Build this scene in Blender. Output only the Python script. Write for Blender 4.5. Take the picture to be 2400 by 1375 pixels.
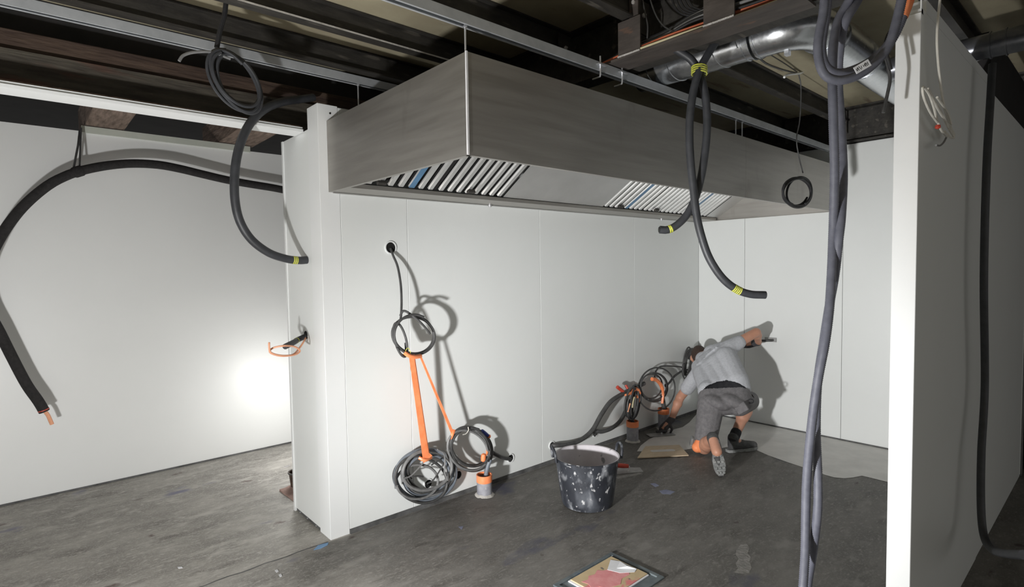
import bpy, bmesh, math, random
from mathutils import Vector, Matrix
import numpy as np
random.seed(7)
for o in list(bpy.data.objects): bpy.data.objects.remove(o, do_unlink=True)
scene = bpy.context.scene
COL = scene.collection

# ---------------------------------------------------------------- camera
FPX = 1297.9                                    # focal length in pixels of a 2400 px wide frame
CAM = Vector((-1.309, -3.125, 1.6))
_yaw, _pit, _rol = [math.radians(a) for a in (48.412, -2.733, -0.860)]
_f = Vector((math.cos(_yaw)*math.cos(_pit), math.sin(_yaw)*math.cos(_pit), math.sin(_pit)))
_r = Vector((math.sin(_yaw), -math.cos(_yaw), 0))
_u = _r.cross(_f)
_r, _u = _r*math.cos(_rol)+_u*math.sin(_rol), -_r*math.sin(_rol)+_u*math.cos(_rol)
cd = bpy.data.cameras.new('camera'); cam = bpy.data.objects.new('camera', cd); COL.objects.link(cam)
cd.sensor_width = 36; cd.lens = 36*FPX/2400; cd.clip_start = 0.05; cd.clip_end = 100
M3 = Matrix((_r, _u, -_f)).transposed()
cam.matrix_world = Matrix.Translation(CAM) @ M3.to_4x4()
scene.camera = cam

# ---------------------------------------------------------------- light and exposure
vs = scene.view_settings
vs.view_transform = 'Standard'; vs.look = 'None'; vs.gamma = 1; vs.use_curve_mapping = False
vs.exposure = 0.42
w = bpy.data.worlds.new('world'); scene.world = w; w.use_nodes = True
bg = w.node_tree.nodes['Background']; bg.inputs[0].default_value = (1.0, 0.985, 0.955, 1); bg.inputs[1].default_value = 0.30

def lamp(name, kind, loc, energy, size, color=(1, 1, 1), aim=None, cone=None):
    d = bpy.data.lights.new(name, kind); d.energy = energy; d.color = color
    d.shadow_soft_size = size
    o = bpy.data.objects.new(name, d); COL.objects.link(o); o.location = loc
    if aim is not None:
        o.rotation_euler = (Vector(aim)-Vector(loc)).to_track_quat('-Z', 'Y').to_euler()
        d.spot_size = math.radians(cone); d.spot_blend = 1.0
    return o
LAMP = (-1.9, -1.72, 0.62)                      # the floodlight standing on the floor left of the frame
lamp('flood_spill', 'POINT', LAMP, 168, 0.07, (1.0, 0.995, 0.985))
lamp('flood_beam', 'SPOT', LAMP, 385, 0.07, (1.0, 0.995, 0.985), aim=(4.15, -0.5, 1.0), cone=72)
lamp('side_room_lamp', 'POINT', (0.40, 1.40, 0.55), 13, 0.16, (1.0, 0.99, 0.96))

# ---------------------------------------------------------------- helpers
def U(px, py, x=None, y=None, z=None, d=None):
    """point of the photographed place on the sight line of (px, py), at a known plane or depth"""
    v = _f + _r*((px-1200)/FPX) - _u*((py-687.5)/FPX)
    if x is not None: t = (x-CAM.x)/v.x
    elif y is not None: t = (y-CAM.y)/v.y
    elif z is not None: t = (z-CAM.z)/v.z
    else: t = d
    return CAM + v*t

def tag(o, label=None, cat=None, group=None, kind=None):
    if label: o['label'] = label
    if cat: o['category'] = cat
    if group: o['group'] = group
    if kind: o['kind'] = kind
    return o

OFF = {}
def empty(name, loc, label, cat, group=None):
    o = bpy.data.objects.new(name, None); COL.objects.link(o); o.location = loc
    o.empty_display_size = 0.05
    OFF[o] = Vector(loc)
    return tag(o, label, cat, group)

def link(name, me, parent=None, mats=()):
    """world-space mesh -> object; top-level objects get their origin at their base"""
    for m in mats: me.materials.append(m)
    o = bpy.data.objects.new(name, me); COL.objects.link(o)
    if parent is None:
        n = len(me.vertices); co = np.empty(n*3); me.vertices.foreach_get('co', co); co = co.reshape(-1, 3)
        lo, hi = co.min(0), co.max(0)
        off = Vector(((lo[0]+hi[0])/2, (lo[1]+hi[1])/2, lo[2]))
        o.location = off
    else:
        off = OFF[parent]; o.parent = parent
    me.transform(Matrix.Translation(-off)); OFF[o] = off
    return o

class MB:
    def __init__(s): s.v = []; s.f = []
    def add(s, vs_, fs):
        b = len(s.v); s.v += [tuple(p) for p in vs_]; s.f += [tuple(i+b for i in f) for f in fs]; return s
    def box(s, x0, x1, y0, y1, z0, z1):
        return s.add([(x0,y0,z0),(x1,y0,z0),(x1,y1,z0),(x0,y1,z0),(x0,y0,z1),(x1,y0,z1),(x1,y1,z1),(x0,y1,z1)],
                     [(3,2,1,0),(4,5,6,7),(0,1,5,4),(1,2,6,5),(2,3,7,6),(3,0,4,7)])
    def obox(s, c, ax, ay, az, hx, hy, hz):
        c = Vector(c); P = []
        for k in ((-1,-1,-1),(1,-1,-1),(1,1,-1),(-1,1,-1),(-1,-1,1),(1,-1,1),(1,1,1),(-1,1,1)):
            P.append(c+Vector(ax)*k[0]*hx+Vector(ay)*k[1]*hy+Vector(az)*k[2]*hz)
        return s.add(P, [(3,2,1,0),(4,5,6,7),(0,1,5,4),(1,2,6,5),(2,3,7,6),(3,0,4,7)])
    def prism(s, prof, axis, a0, a1):
        """closed 2-D profile swept along a world axis ('x': prof=(y,z), 'y': prof=(x,z), 'z': prof=(x,y))"""
        def p(q, a): return {'x': (a, q[0], q[1]), 'y': (q[0], a, q[1]), 'z': (q[0], q[1], a)}[axis]
        n = len(prof); A = [p(q, a0) for q in prof]; B = [p(q, a1) for q in prof]
        area = sum(prof[i][0]*prof[(i+1) % n][1]-prof[(i+1) % n][0]*prof[i][1] for i in range(n))
        ccw = (area > 0) ^ (axis == 'y')
        side = [(i, (i+1) % n, n+(i+1) % n, n+i) for i in range(n)]
        f = side+[tuple(range(n))[::-1], tuple(range(n, 2*n))]
        if not ccw: f = [q[::-1] for q in f]
        return s.add(A+B, f)
    def tube(s, path, r, n=10, closed=False, scale2=1.0):
        P = [Vector(p) for p in path]; m = len(P); R = r if isinstance(r, (list, tuple)) else [r]*m
        T = []
        for i in range(m):
            a = P[(i-1) % m] if closed else P[max(i-1, 0)]; b = P[(i+1) % m] if closed else P[min(i+1, m-1)]
            t = (b-a); T.append(t.normalized() if t.length > 1e-9 else Vector((0, 0, 1)))
        nrm = T[0].orthogonal().normalized(); V = []; F_ = []
        for i in range(m):
            nrm = (nrm - T[i]*nrm.dot(T[i])); nrm = nrm.normalized() if nrm.length > 1e-6 else T[i].orthogonal().normalized()
            bi = T[i].cross(nrm)
            for k in range(n):
                a = 2*math.pi*k/n
                V.append(P[i]+(nrm*math.cos(a)+bi*math.sin(a)*scale2)*R[i])
        for i in range(m if closed else m-1):
            j = (i+1) % m
            for k in range(n):
                F_.append((i*n+k, i*n+(k+1) % n, j*n+(k+1) % n, j*n+k))
        if not closed:
            F_.append(tuple(range(n))[::-1]); F_.append(tuple((m-1)*n+k for k in range(n)))
        return s.add(V, F_)
    def lathe(s, prof, c, n=24, axis=(0, 0, 1), closed=False, caps=True):
        """profile of (radius, height) turned about an axis through c; closed joins last ring to first"""
        ax = Vector(axis).normalized(); e1 = ax.orthogonal().normalized(); e2 = ax.cross(e1); c = Vector(c)
        V = [c+ax*h+(e1*math.cos(2*math.pi*k/n)+e2*math.sin(2*math.pi*k/n))*r for r, h in prof for k in range(n)]
        m = len(prof); F_ = []
        for i in range(m if closed else m-1):
            j = (i+1) % m
            for k in range(n): F_.append((i*n+k, i*n+(k+1) % n, j*n+(k+1) % n, j*n+k))
        if not closed and caps:
            if prof[0][0] > 1e-6: F_.append(tuple(range(n))[::-1])
            if prof[-1][0] > 1e-6: F_.append(tuple((m-1)*n+k for k in range(n)))
        return s.add(V, F_)
    def build(s, name, mat, parent=None, smooth=False, bevel=0, flat_angle=40):
        me = bpy.data.meshes.new(name); me.from_pydata(s.v, [], s.f); me.update()
        bm = bmesh.new(); bm.from_mesh(me)
        bmesh.ops.recalc_face_normals(bm, faces=bm.faces)
        if bevel: bmesh.ops.bevel(bm, geom=list(bm.edges), offset=bevel, segments=1, affect='EDGES', clamp_overlap=True)
        if smooth:
            for f in bm.faces: f.smooth = True
            for e in bm.edges:
                if len(e.link_faces) == 2 and e.calc_face_angle(0) > math.radians(flat_angle): e.smooth = False
        bm.to_mesh(me); bm.free()
        return link(name, me, parent, (mat,))

def spline(pts, step=0.012):
    """Catmull-Rom through world points, resampled evenly"""
    P = [Vector(p) for p in pts]
    if len(P) == 2: out = [P[0].lerp(P[1], i/12) for i in range(13)]
    else:
        Q = [P[0]*2-P[1]]+P+[P[-1]*2-P[-2]]; out = []
        for i in range(1, len(Q)-2):
            n = max(3, int((Q[i+1]-Q[i]).length/step))
            for k in range(n):
                t = k/n
                out.append(0.5*((2*Q[i])+(Q[i+1]-Q[i-1])*t+(2*Q[i-1]-5*Q[i]+4*Q[i+1]-Q[i+2])*t*t+(3*Q[i]-Q[i-1]-3*Q[i+1]+Q[i+2])*t**3))
        out.append(P[-1])
    return out

# ---------------------------------------------------------------- procedural materials
def mat(name, c1, c2=None, rough=0.5, metal=0.0, scale=8.0, stretch=(1, 1, 1), bump=0.0, bscale=None, lo=0.35, hi=0.65,
        spots=None, rvar=0.0, detail=6, spec=0.5, aniso=0.0):
    m = bpy.data.materials.new(name); m.use_nodes = True; nt = m.node_tree; N = nt.nodes; L = nt.links
    b = N['Principled BSDF']; b.inputs['Roughness'].default_value = rough; b.inputs['Metallic'].default_value = metal
    b.inputs['Specular IOR Level'].default_value = spec
    if aniso: b.inputs['Anisotropic'].default_value = aniso
    tc = N.new('ShaderNodeTexCoord'); mp = N.new('ShaderNodeMapping'); mp.inputs['Scale'].default_value = stretch
    L.new(tc.outputs['Object'], mp.inputs['Vector'])
    nz = N.new('ShaderNodeTexNoise'); nz.inputs['Scale'].default_value = scale; nz.inputs['Detail'].default_value = detail
    nz.inputs['Roughness'].default_value = 0.6
    L.new(mp.outputs[0], nz.inputs['Vector'])
    cr = N.new('ShaderNodeValToRGB'); cr.color_ramp.elements[0].position = lo; cr.color_ramp.elements[1].position = hi
    cr.color_ramp.elements[0].color = (*c1, 1); cr.color_ramp.elements[1].color = (*(c2 or c1), 1)
    L.new(nz.outputs['Fac'], cr.inputs[0]); col = cr.outputs[0]
    for (sc, th, wd, c, st) in (spots or ()):
        n2 = N.new('ShaderNodeTexNoise'); n2.inputs['Scale'].default_value = sc; n2.inputs['Detail'].default_value = 5
        mp2 = N.new('ShaderNodeMapping'); mp2.inputs['Scale'].default_value = st
        mp2.inputs['Location'].default_value = (sc*1.37, sc*0.71, sc*0.33)
        L.new(tc.outputs['Object'], mp2.inputs['Vector']); L.new(mp2.outputs[0], n2.inputs['Vector'])
        r2 = N.new('ShaderNodeValToRGB'); r2.color_ramp.elements[0].position = th; r2.color_ramp.elements[1].position = min(1, th+wd)
        L.new(n2.outputs['Fac'], r2.inputs[0])
        mx = N.new('ShaderNodeMix'); mx.data_type = 'RGBA'
        L.new(r2.outputs[0], mx.inputs[0]); L.new(col, mx.inputs[6]); mx.inputs[7].default_value = (*c, 1)
        col = mx.outputs[2]
    L.new(col, b.inputs['Base Color'])
    if rvar:
        mr = N.new('ShaderNodeMapRange'); mr.inputs[3].default_value = max(0.02, rough-rvar); mr.inputs[4].default_value = min(1, rough+rvar)
        L.new(nz.outputs['Fac'], mr.inputs[0]); L.new(mr.outputs[0], b.inputs['Roughness'])
    if bump:
        nb = N.new('ShaderNodeTexNoise'); nb.inputs['Scale'].default_value = bscale or scale*3; nb.inputs['Detail'].default_value = 4
        L.new(mp.outputs[0], nb.inputs['Vector'])
        bp = N.new('ShaderNodeBump'); bp.inputs['Strength'].default_value = bump; bp.inputs['Distance'].default_value = 0.01
        L.new(nb.outputs['Fac'], bp.inputs['Height']); L.new(bp.outputs[0], b.inputs['Normal'])
    return m

M = {}
M['panel'] = mat('white_panel', (0.78, 0.80, 0.79), (0.80, 0.82, 0.81), 0.38, scale=1.5, bump=0.02, bscale=60)
M['panel_gloss'] = mat('white_gloss_panel', (0.78, 0.79, 0.78), (0.80, 0.81, 0.80), 0.40, scale=1.5, bump=0.015, bscale=3)
M['seam'] = mat('grey_panel_core', (0.16, 0.16, 0.16), (0.22, 0.22, 0.22), 0.8, scale=10)
M['trim'] = mat('white_trim', (0.80, 0.82, 0.82), (0.83, 0.84, 0.84), 0.5, scale=2)
M['trim_green'] = mat('pale_trim', (0.50, 0.53, 0.47), (0.56, 0.58, 0.52), 0.5, scale=4)
M['base'] = mat('dark_base_channel', (0.06, 0.06, 0.06), (0.14, 0.14, 0.14), 0.7, scale=9, bump=0.2)
M['floor'] = mat('concrete_screed', (0.105, 0.099, 0.090), (0.225, 0.215, 0.198), 0.62, scale=2.6, stretch=(1.0, 2.4, 1), bump=0.25, bscale=14, rvar=0.12,
    lo=0.3, hi=0.72, detail=9,
    spots=[(3.2, 0.58, 0.16, (0.085, 0.078, 0.07), (1, 2.6, 1)), (6.0, 0.54, 0.20, (0.26, 0.25, 0.232), (1, 2.0, 1)), (26, 0.56, 0.16, (0.27, 0.26, 0.242), (1, 2.4, 1)), (120, 0.50, 0.30, (0.25, 0.242, 0.226), (1, 1, 1)),
           (2.1, 0.66, 0.08, (0.10, 0.10, 0.135), (1, 1.8, 1)), (21, 0.735, 0.04, (0.30, 0.29, 0.27), (1, 1.2, 1)), (5.5, 0.68, 0.06, (0.07, 0.05, 0.045), (1, 1.5, 1))])
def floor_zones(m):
    # scales the floor colour: lighter outside, darker inside the kitchen, with a noisy border
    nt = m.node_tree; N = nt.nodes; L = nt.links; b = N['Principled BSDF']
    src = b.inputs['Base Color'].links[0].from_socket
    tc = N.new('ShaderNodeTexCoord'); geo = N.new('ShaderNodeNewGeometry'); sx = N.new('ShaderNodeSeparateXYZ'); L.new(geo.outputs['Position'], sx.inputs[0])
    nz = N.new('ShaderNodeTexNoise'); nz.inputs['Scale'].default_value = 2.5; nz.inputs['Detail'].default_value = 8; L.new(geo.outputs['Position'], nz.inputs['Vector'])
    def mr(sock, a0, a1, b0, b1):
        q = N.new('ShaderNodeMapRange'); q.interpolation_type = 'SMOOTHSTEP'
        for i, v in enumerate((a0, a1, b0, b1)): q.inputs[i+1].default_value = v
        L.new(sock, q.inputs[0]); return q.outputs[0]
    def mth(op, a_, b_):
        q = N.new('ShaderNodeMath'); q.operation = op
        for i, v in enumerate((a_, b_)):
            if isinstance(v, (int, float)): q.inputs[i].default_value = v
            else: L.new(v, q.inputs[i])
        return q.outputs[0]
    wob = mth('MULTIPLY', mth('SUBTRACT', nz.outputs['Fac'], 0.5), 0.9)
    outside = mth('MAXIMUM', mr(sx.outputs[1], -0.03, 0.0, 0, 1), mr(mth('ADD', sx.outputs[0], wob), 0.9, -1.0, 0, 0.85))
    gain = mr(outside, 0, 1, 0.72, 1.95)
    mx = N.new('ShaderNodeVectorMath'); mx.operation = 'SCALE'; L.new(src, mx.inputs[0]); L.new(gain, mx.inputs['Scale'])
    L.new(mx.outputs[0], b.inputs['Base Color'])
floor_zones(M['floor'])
M['screed'] = mat('fresh_screed', (0.54, 0.53, 0.51), (0.66, 0.645, 0.62), 0.5, scale=4, bump=0.15, bscale=30)
M['screed_edge'] = M['screed']
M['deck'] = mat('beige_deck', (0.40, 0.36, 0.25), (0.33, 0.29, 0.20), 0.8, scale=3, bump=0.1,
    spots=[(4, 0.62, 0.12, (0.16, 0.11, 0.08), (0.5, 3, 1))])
M['joist'] = mat('dark_steel_joist', (0.022, 0.020, 0.018), (0.046, 0.042, 0.036), 0.65, scale=6, stretch=(1, 3, 3), bump=0.2,
    spots=[(7, 0.62, 0.08, (0.10, 0.09, 0.075), (0.6, 3, 3))])
M['rust'] = mat('rusty_beam', (0.038, 0.031, 0.024), (0.085, 0.074, 0.056), 0.8, scale=7, stretch=(0.5, 2, 3), bump=0.5, bscale=25,
    spots=[(3.5, 0.60, 0.12, (0.095, 0.042, 0.028), (0.5, 2, 3)), (14, 0.70, 0.05, (0.34, 0.31, 0.25), (0.4, 2, 1.5))])
M['rust_red'] = mat('red_brown_timber', (0.038, 0.022, 0.016), (0.085, 0.055, 0.038), 0.85, scale=9, stretch=(0.5, 3, 4), bump=0.6, bscale=22,
    spots=[(11, 0.66, 0.06, (0.24, 0.19, 0.14), (0.3, 3, 4))])
M['timber'] = mat('old_timber', (0.11, 0.075, 0.055), (0.27, 0.20, 0.16), 0.85, scale=9, stretch=(4, 0.6, 4), bump=0.7, bscale=20)
M['black'] = mat('matt_black', (0.012, 0.012, 0.012), (0.022, 0.020, 0.020), 0.9, scale=5)  # plain near-black for side-room ceiling, backing boards and filter backs
M['darkwall'] = mat('dark_plaster', (0.045, 0.042, 0.040), (0.08, 0.075, 0.07), 0.9, scale=2.5, bump=0.3)
M['tray'] = mat('brown_steel_plate', (0.050, 0.042, 0.038), (0.085, 0.072, 0.064), 0.6, scale=8, stretch=(2, 0.6, 2), bump=0.2,
    spots=[(9, 0.66, 0.06, (0.14, 0.085, 0.06), (2, 0.6, 2))])
M['weld'] = mat('weld_bead', (0.45, 0.43, 0.40), (0.7, 0.68, 0.66), 0.4, 0.3, scale=60)
M['strut'] = mat('galvanised_strut', (0.40, 0.42, 0.44), (0.48, 0.50, 0.52), 0.45, 0.35, scale=12)
M['rod'] = mat('threaded_rod_zinc', (0.62, 0.63, 0.65), (0.7, 0.7, 0.72), 0.35, 0.8, scale=40)
M['steel'] = mat('brushed_stainless', (0.34, 0.325, 0.30), (0.40, 0.385, 0.36), 0.42, 0.75, scale=5, stretch=(0.4, 0.4, 6), bump=0.04, bscale=120, rvar=0.10,
    spots=[(3.0, 0.64, 0.1, (0.30, 0.285, 0.26), (1, 1, 0.5))])
M['steel_in'] = mat('stainless_inside', (0.55, 0.55, 0.54), (0.60, 0.60, 0.59), 0.45, 0.7, scale=5)
M['slat'] = mat('filter_slat_steel', (0.66, 0.66, 0.65), (0.72, 0.72, 0.71), 0.35, 0.7, scale=30)
M['film'] = mat('blue_protective_film', (0.07, 0.17, 0.30), (0.10, 0.22, 0.37), 0.35, scale=12)
M['edge'] = mat('bright_edge_film', (0.75, 0.75, 0.78), (0.85, 0.85, 0.88), 0.35, scale=20)
M['duct'] = mat('spangled_galvanised_duct', (0.50, 0.52, 0.55), (0.66, 0.68, 0.70), 0.24, 0.95, scale=45, rvar=0.10, lo=0.3, hi=0.7, bump=0.04, bscale=40)
M['duct2'] = mat('grey_duct', (0.20, 0.21, 0.24), (0.28, 0.29, 0.32), 0.3, 0.8, scale=20)
M['rubber'] = mat('black_rubber', (0.016, 0.016, 0.018), (0.028, 0.028, 0.030), 0.62, scale=30)
M['hose'] = mat('black_hose', (0.028, 0.030, 0.034), (0.042, 0.044, 0.050), 0.48, scale=20)
M['foam'] = mat('black_foam_sleeve', (0.014, 0.013, 0.013), (0.026, 0.024, 0.024), 0.9, scale=50, bump=0.3)
M['conduit'] = mat('grey_corrugated_conduit', (0.105, 0.11, 0.14), (0.14, 0.145, 0.18), 0.55, scale=30)
M['cable_dk'] = mat('dark_grey_cable', (0.045, 0.045, 0.045), (0.075, 0.075, 0.075), 0.5, scale=25)
M['cable_gr'] = mat('grey_cable', (0.15, 0.15, 0.15), (0.21, 0.21, 0.21), 0.5, scale=25)
M['cable_bl'] = mat('blue_grey_cable', (0.13, 0.15, 0.18), (0.19, 0.21, 0.24), 0.45, scale=25)
M['cable_wh'] = mat('white_cable', (0.62, 0.60, 0.54), (0.70, 0.68, 0.62), 0.5, scale=25)
M['cable_red'] = mat('orange_red_cable', (0.55, 0.13, 0.06), (0.65, 0.18, 0.09), 0.5, scale=25)
M['cable_yel'] = mat('cream_cable', (0.50, 0.45, 0.28), (0.55, 0.50, 0.33), 0.5, scale=25)
M['orange'] = mat('orange_tape', (0.85, 0.24, 0.09), (0.95, 0.32, 0.14), 0.38, scale=15, bump=0.1, bscale=30)
M['peach'] = mat('peach_cable', (0.80, 0.36, 0.20), (0.86, 0.44, 0.28), 0.45, scale=20)
M['yellow'] = mat('yellow_green_tape', (0.50, 0.52, 0.06), (0.62, 0.64, 0.12), 0.45, scale=25)
M['red'] = mat('red_plastic', (0.45, 0.05, 0.03), (0.55, 0.08, 0.05), 0.4, scale=10)
M['bluecap'] = mat('blue_cap', (0.02, 0.04, 0.22), (0.03, 0.06, 0.30), 0.4, scale=10)
M['bluetape'] = mat('blue_tape', (0.16, 0.32, 0.56), (0.22, 0.40, 0.66), 0.5, scale=14)
M['pipe'] = mat('grey_floor_pipe', (0.24, 0.24, 0.27), (0.34, 0.34, 0.37), 0.6, scale=20, spots=[(16, 0.66, 0.08, (0.55, 0.54, 0.52), (1, 1, 1))])
M['mortar'] = mat('pale_mortar', (0.42, 0.40, 0.37), (0.58, 0.56, 0.53), 0.9, scale=20, bump=0.5)
M['tub'] = mat('plaster_stained_tub', (0.016, 0.018, 0.024), (0.030, 0.034, 0.044), 0.55, scale=5, bump=0.2,
    spots=[(7, 0.48, 0.25, (0.12, 0.13, 0.15), (1, 1, 0.6)), (16, 0.56, 0.14, (0.24, 0.25, 0.27), (1, 1, 0.5)), (34, 0.63, 0.06, (0.50, 0.50, 0.51), (1, 1, 0.6))])
M['tub_in'] = mat('mortar_coated_inside', (0.50, 0.47, 0.50), (0.60, 0.58, 0.60), 0.7, scale=7, spots=[(14, 0.63, 0.06, (0.20, 0.20, 0.21), (1, 1, 1))])
M['hole'] = mat('hole_black', (0.004, 0.004, 0.004), (0.008, 0.008, 0.008), 0.95, scale=5)
M['skin'] = mat('skin', (0.50, 0.25, 0.165), (0.56, 0.29, 0.20), 0.5, scale=12)
M['shirt'] = mat('grey_marl_shirt', (0.42, 0.43, 0.46), (0.49, 0.50, 0.53), 0.9, scale=60, bump=0.5, bscale=16)
M['shorts'] = mat('grey_work_shorts', (0.13, 0.125, 0.13), (0.18, 0.172, 0.178), 0.9, scale=40, bump=0.4, bscale=25)
M['blackcloth'] = mat('black_cloth', (0.014, 0.014, 0.018), (0.022, 0.022, 0.026), 0.9, scale=40)
M['glove'] = mat('dark_grey_glove', (0.035, 0.033, 0.038), (0.07, 0.066, 0.072), 0.8, scale=30, bump=0.3)
M['hair'] = mat('brown_hair', (0.035, 0.020, 0.014), (0.06, 0.035, 0.025), 0.7, scale=40, stretch=(1, 1, 6), bump=0.4)
M['shoe'] = mat('grey_black_shoe', (0.040, 0.040, 0.042), (0.085, 0.085, 0.085), 0.75, scale=20, bump=0.2)
M['sole'] = mat('dusty_grey_sole', (0.16, 0.165, 0.165), (0.28, 0.285, 0.28), 0.85, scale=25, bump=0.4)
M['wood'] = mat('pale_board', (0.52, 0.42, 0.29), (0.60, 0.49, 0.35), 0.6, scale=9, stretch=(1, 4, 4))
M['tan'] = mat('tan_board', (0.55, 0.43, 0.26), (0.48, 0.37, 0.22), 0.7, scale=12, spots=[(9, 0.60, 0.06, (0.62, 0.20, 0.20), (1, 1, 1)), (20, 0.66, 0.04, (0.16, 0.14, 0.12), (1, 1, 1))])
M['pink'] = mat('pink_stain', (0.62, 0.22, 0.23), (0.70, 0.32, 0.32), 0.7, scale=16, spots=[(14, 0.64, 0.05, (0.28, 0.2, 0.18), (1, 1, 1))])
M['paper'] = mat('white_paper', (0.66, 0.67, 0.70), (0.74, 0.75, 0.78), 0.8, scale=5, bump=0.1)
M['frame'] = mat('blue_grey_metal_frame', (0.10, 0.12, 0.135), (0.17, 0.20, 0.21), 0.5, 0.3, scale=14, spots=[(8, 0.6, 0.08, (0.05, 0.08, 0.2), (1, 1, 1))])
M['brick'] = mat('pink_brick_dust', (0.30, 0.19, 0.16), (0.42, 0.28, 0.24), 0.9, scale=14, bump=0.4)
M['bluefleck'] = mat('blue_grey_paint_spill', (0.15, 0.16, 0.24), (0.22, 0.24, 0.33), 0.7, scale=14)
M['smear'] = mat('dried_mortar_smear', (0.17, 0.165, 0.155), (0.27, 0.26, 0.245), 0.8, scale=18, bump=0.4)
M['ink'] = mat('black_ink', (0.01, 0.01, 0.01), (0.015, 0.015, 0.015), 0.8, scale=10)
M['blade'] = mat('trowel_blade', (0.34, 0.34, 0.34), (0.44, 0.44, 0.43), 0.45, 0.6, scale=20)

def struct(o): o['kind'] = 'structure'; return o

# ================================================================ the setting
X1 = 4.154                                       # plane of the back wall
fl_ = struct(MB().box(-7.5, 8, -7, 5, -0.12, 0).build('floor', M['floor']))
jt = MB(); P_ = [(-2.4+2.38*k/40, -0.004+0.004*math.sin(k*1.7)+0.002*math.sin(k*4.1)) for k in range(41)]
jt.prism([(x, y-0.003-0.002*abs(math.sin(i*2.3))) for i, (x, y) in enumerate(P_)]+[(x, y+0.003+0.002*abs(math.sin(i*1.3))) for i, (x, y) in list(enumerate(P_))[::-1]], 'z', 0.0002, 0.0010)
jt.build('joint_strip', M['base'], fl_)
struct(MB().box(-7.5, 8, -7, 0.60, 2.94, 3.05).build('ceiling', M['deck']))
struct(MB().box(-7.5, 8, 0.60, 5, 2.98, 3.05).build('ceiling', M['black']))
struct(MB().box(-7.6, -7.5, -7, 5, 0, 3.05).build('wall_far', M['darkwall']))
struct(MB().box(8, 8.1, -7, 5, 0, 3.05).build('wall_end', M['darkwall']))
struct(MB().box(4.35, 8, -2.70, -2.60, 0, 3.0).build('wall_corner', M['darkwall']))
struct(MB().box(5.2, 5.3, -7, -2.7, 0, 3.0).build('wall_side', M['darkwall']))

# left (panelled) wall of the kitchen
wl = struct(MB().box(0.10, X1, 0.008, 0.075, 0.0, 2.55).build('wall_left', M['seam']))
for a, b in ((0.1225, 0.5685), (0.5715, 1.7625), (1.7655, 2.9985), (3.0015, X1-0.001)):
    MB().box(a, b, -0.0005, 0.0079, 0.028, 2.545).build('panel', M['panel'], wl, bevel=0.0012)
struct(MB().box(0.122, X1, -0.010, 0.0075, 0.0005, 0.0272).build('baseboard_left', M['base']))
# the boxed post at its near end
tp = struct(MB().box(0.0, 0.1205, -0.0005, 0.15, 0.0, 2.552).build('trim_1', M['trim'], bevel=0.0015))
MB().box(0.001, 0.10, 0.151, 0.552, 0.024, 2.43).build('side_panel', M['panel'], tp)
MB().box(-0.006, 0.02, 0.5525, 0.575, 0.0, 2.43).build('edge_strip', M['trim'], tp)
MB().box(0.006, 0.098, 0.152, 0.55, 0.001, 0.0235).build('base_channel', M['base'], tp)
for yy in (0.22, 0.36, 0.48):
    MB().lathe([(0.005, 0), (0.005, 0.004), (0.002, 0.006)], (0.005, yy, 0.012), 10, (-1, 0, 0)).build('screw', M['rod'], tp, smooth=True)
MB().lathe([(0.006, 0), (0.006, 0.002)], (0.075, -0.0006, 2.505), 10, (0, -1, 0)).build('screw_hole', M['ink'], tp)
# back wall with the worker
wb = struct(MB().box(X1+0.008, X1+0.08, -2.6, 0.0, 0, 2.63).build('wall_back', M['seam']))
for a, b in ((-0.5045, -0.001), (-1.3955, -0.5075), (-2.595, -1.3985)):
    MB().box(X1, X1+0.0079, a, b, 0.012, 2.625).build('panel', M['panel'], wb, bevel=0.0012)
struct(MB().box(X1-0.010, X1+0.006, -2.52, -0.011, 0.0005, 0.0115).build('baseboard_back', M['base']))
# right partition whose end faces the lamp
wr = struct(MB().box(1.135, 2.46, -2.594, -2.522, 0, 2.50).build('wall_right', M['panel']))
MB().box(2.463, X1, -2.592, -2.522, 0, 2.49).build('panel', M['panel'], wr)
MB().box(1.12, 1.134, -2.596, -2.520, 0, 2.482).build('end_trim', M['trim'], wr, bevel=0.0015)
MB().prism([(1.1345, 2.4825), (1.16, 2.4825), (1.1345, 2.56)], 'y', -2.594, -2.590).build('folded_flap', M['trim'], wr)
MB().box(1.20, 2.46, -2.594, -2.522, 2.501, 2.55).build('top_strip', M['panel'], wr)
struct(MB().box(2.60, X1+0.08, -2.585, -2.53, 2.4905, 2.812).build('added_black_panel', M['black']))  # black panel added to cover the lit back wall above the partition
# far wall of the side room
wrr = struct(MB().box(-7.5, 3.0, 2.05, 2.13, 0.012, 2.645).build('wall_rear', M['panel_gloss']))
MB().box(-0.925, 0.24, 2.030, 2.0495, 2.635, 2.682).build('top_trim', M['trim_green'], wrr)
struct(MB().box(-7.5, 3.0, 2.042, 2.12, 0.0003, 0.0118).build('baseboard_rear', M['base']))
struct(MB().box(3.0, 3.1, 0.08, 2.13, 0, 2.98).build('wall_inner', M['darkwall']))
# white lintel rail between post and left frame edge
rail = MB(); rail.box(-7.0, -0.004, 0.215, 0.345, 2.425, 2.455); rail.box(-7.0, -0.004, 0.205, 0.2145, 2.425, 2.44)
struct(rail.build('trim_2', M['trim']))
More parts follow.
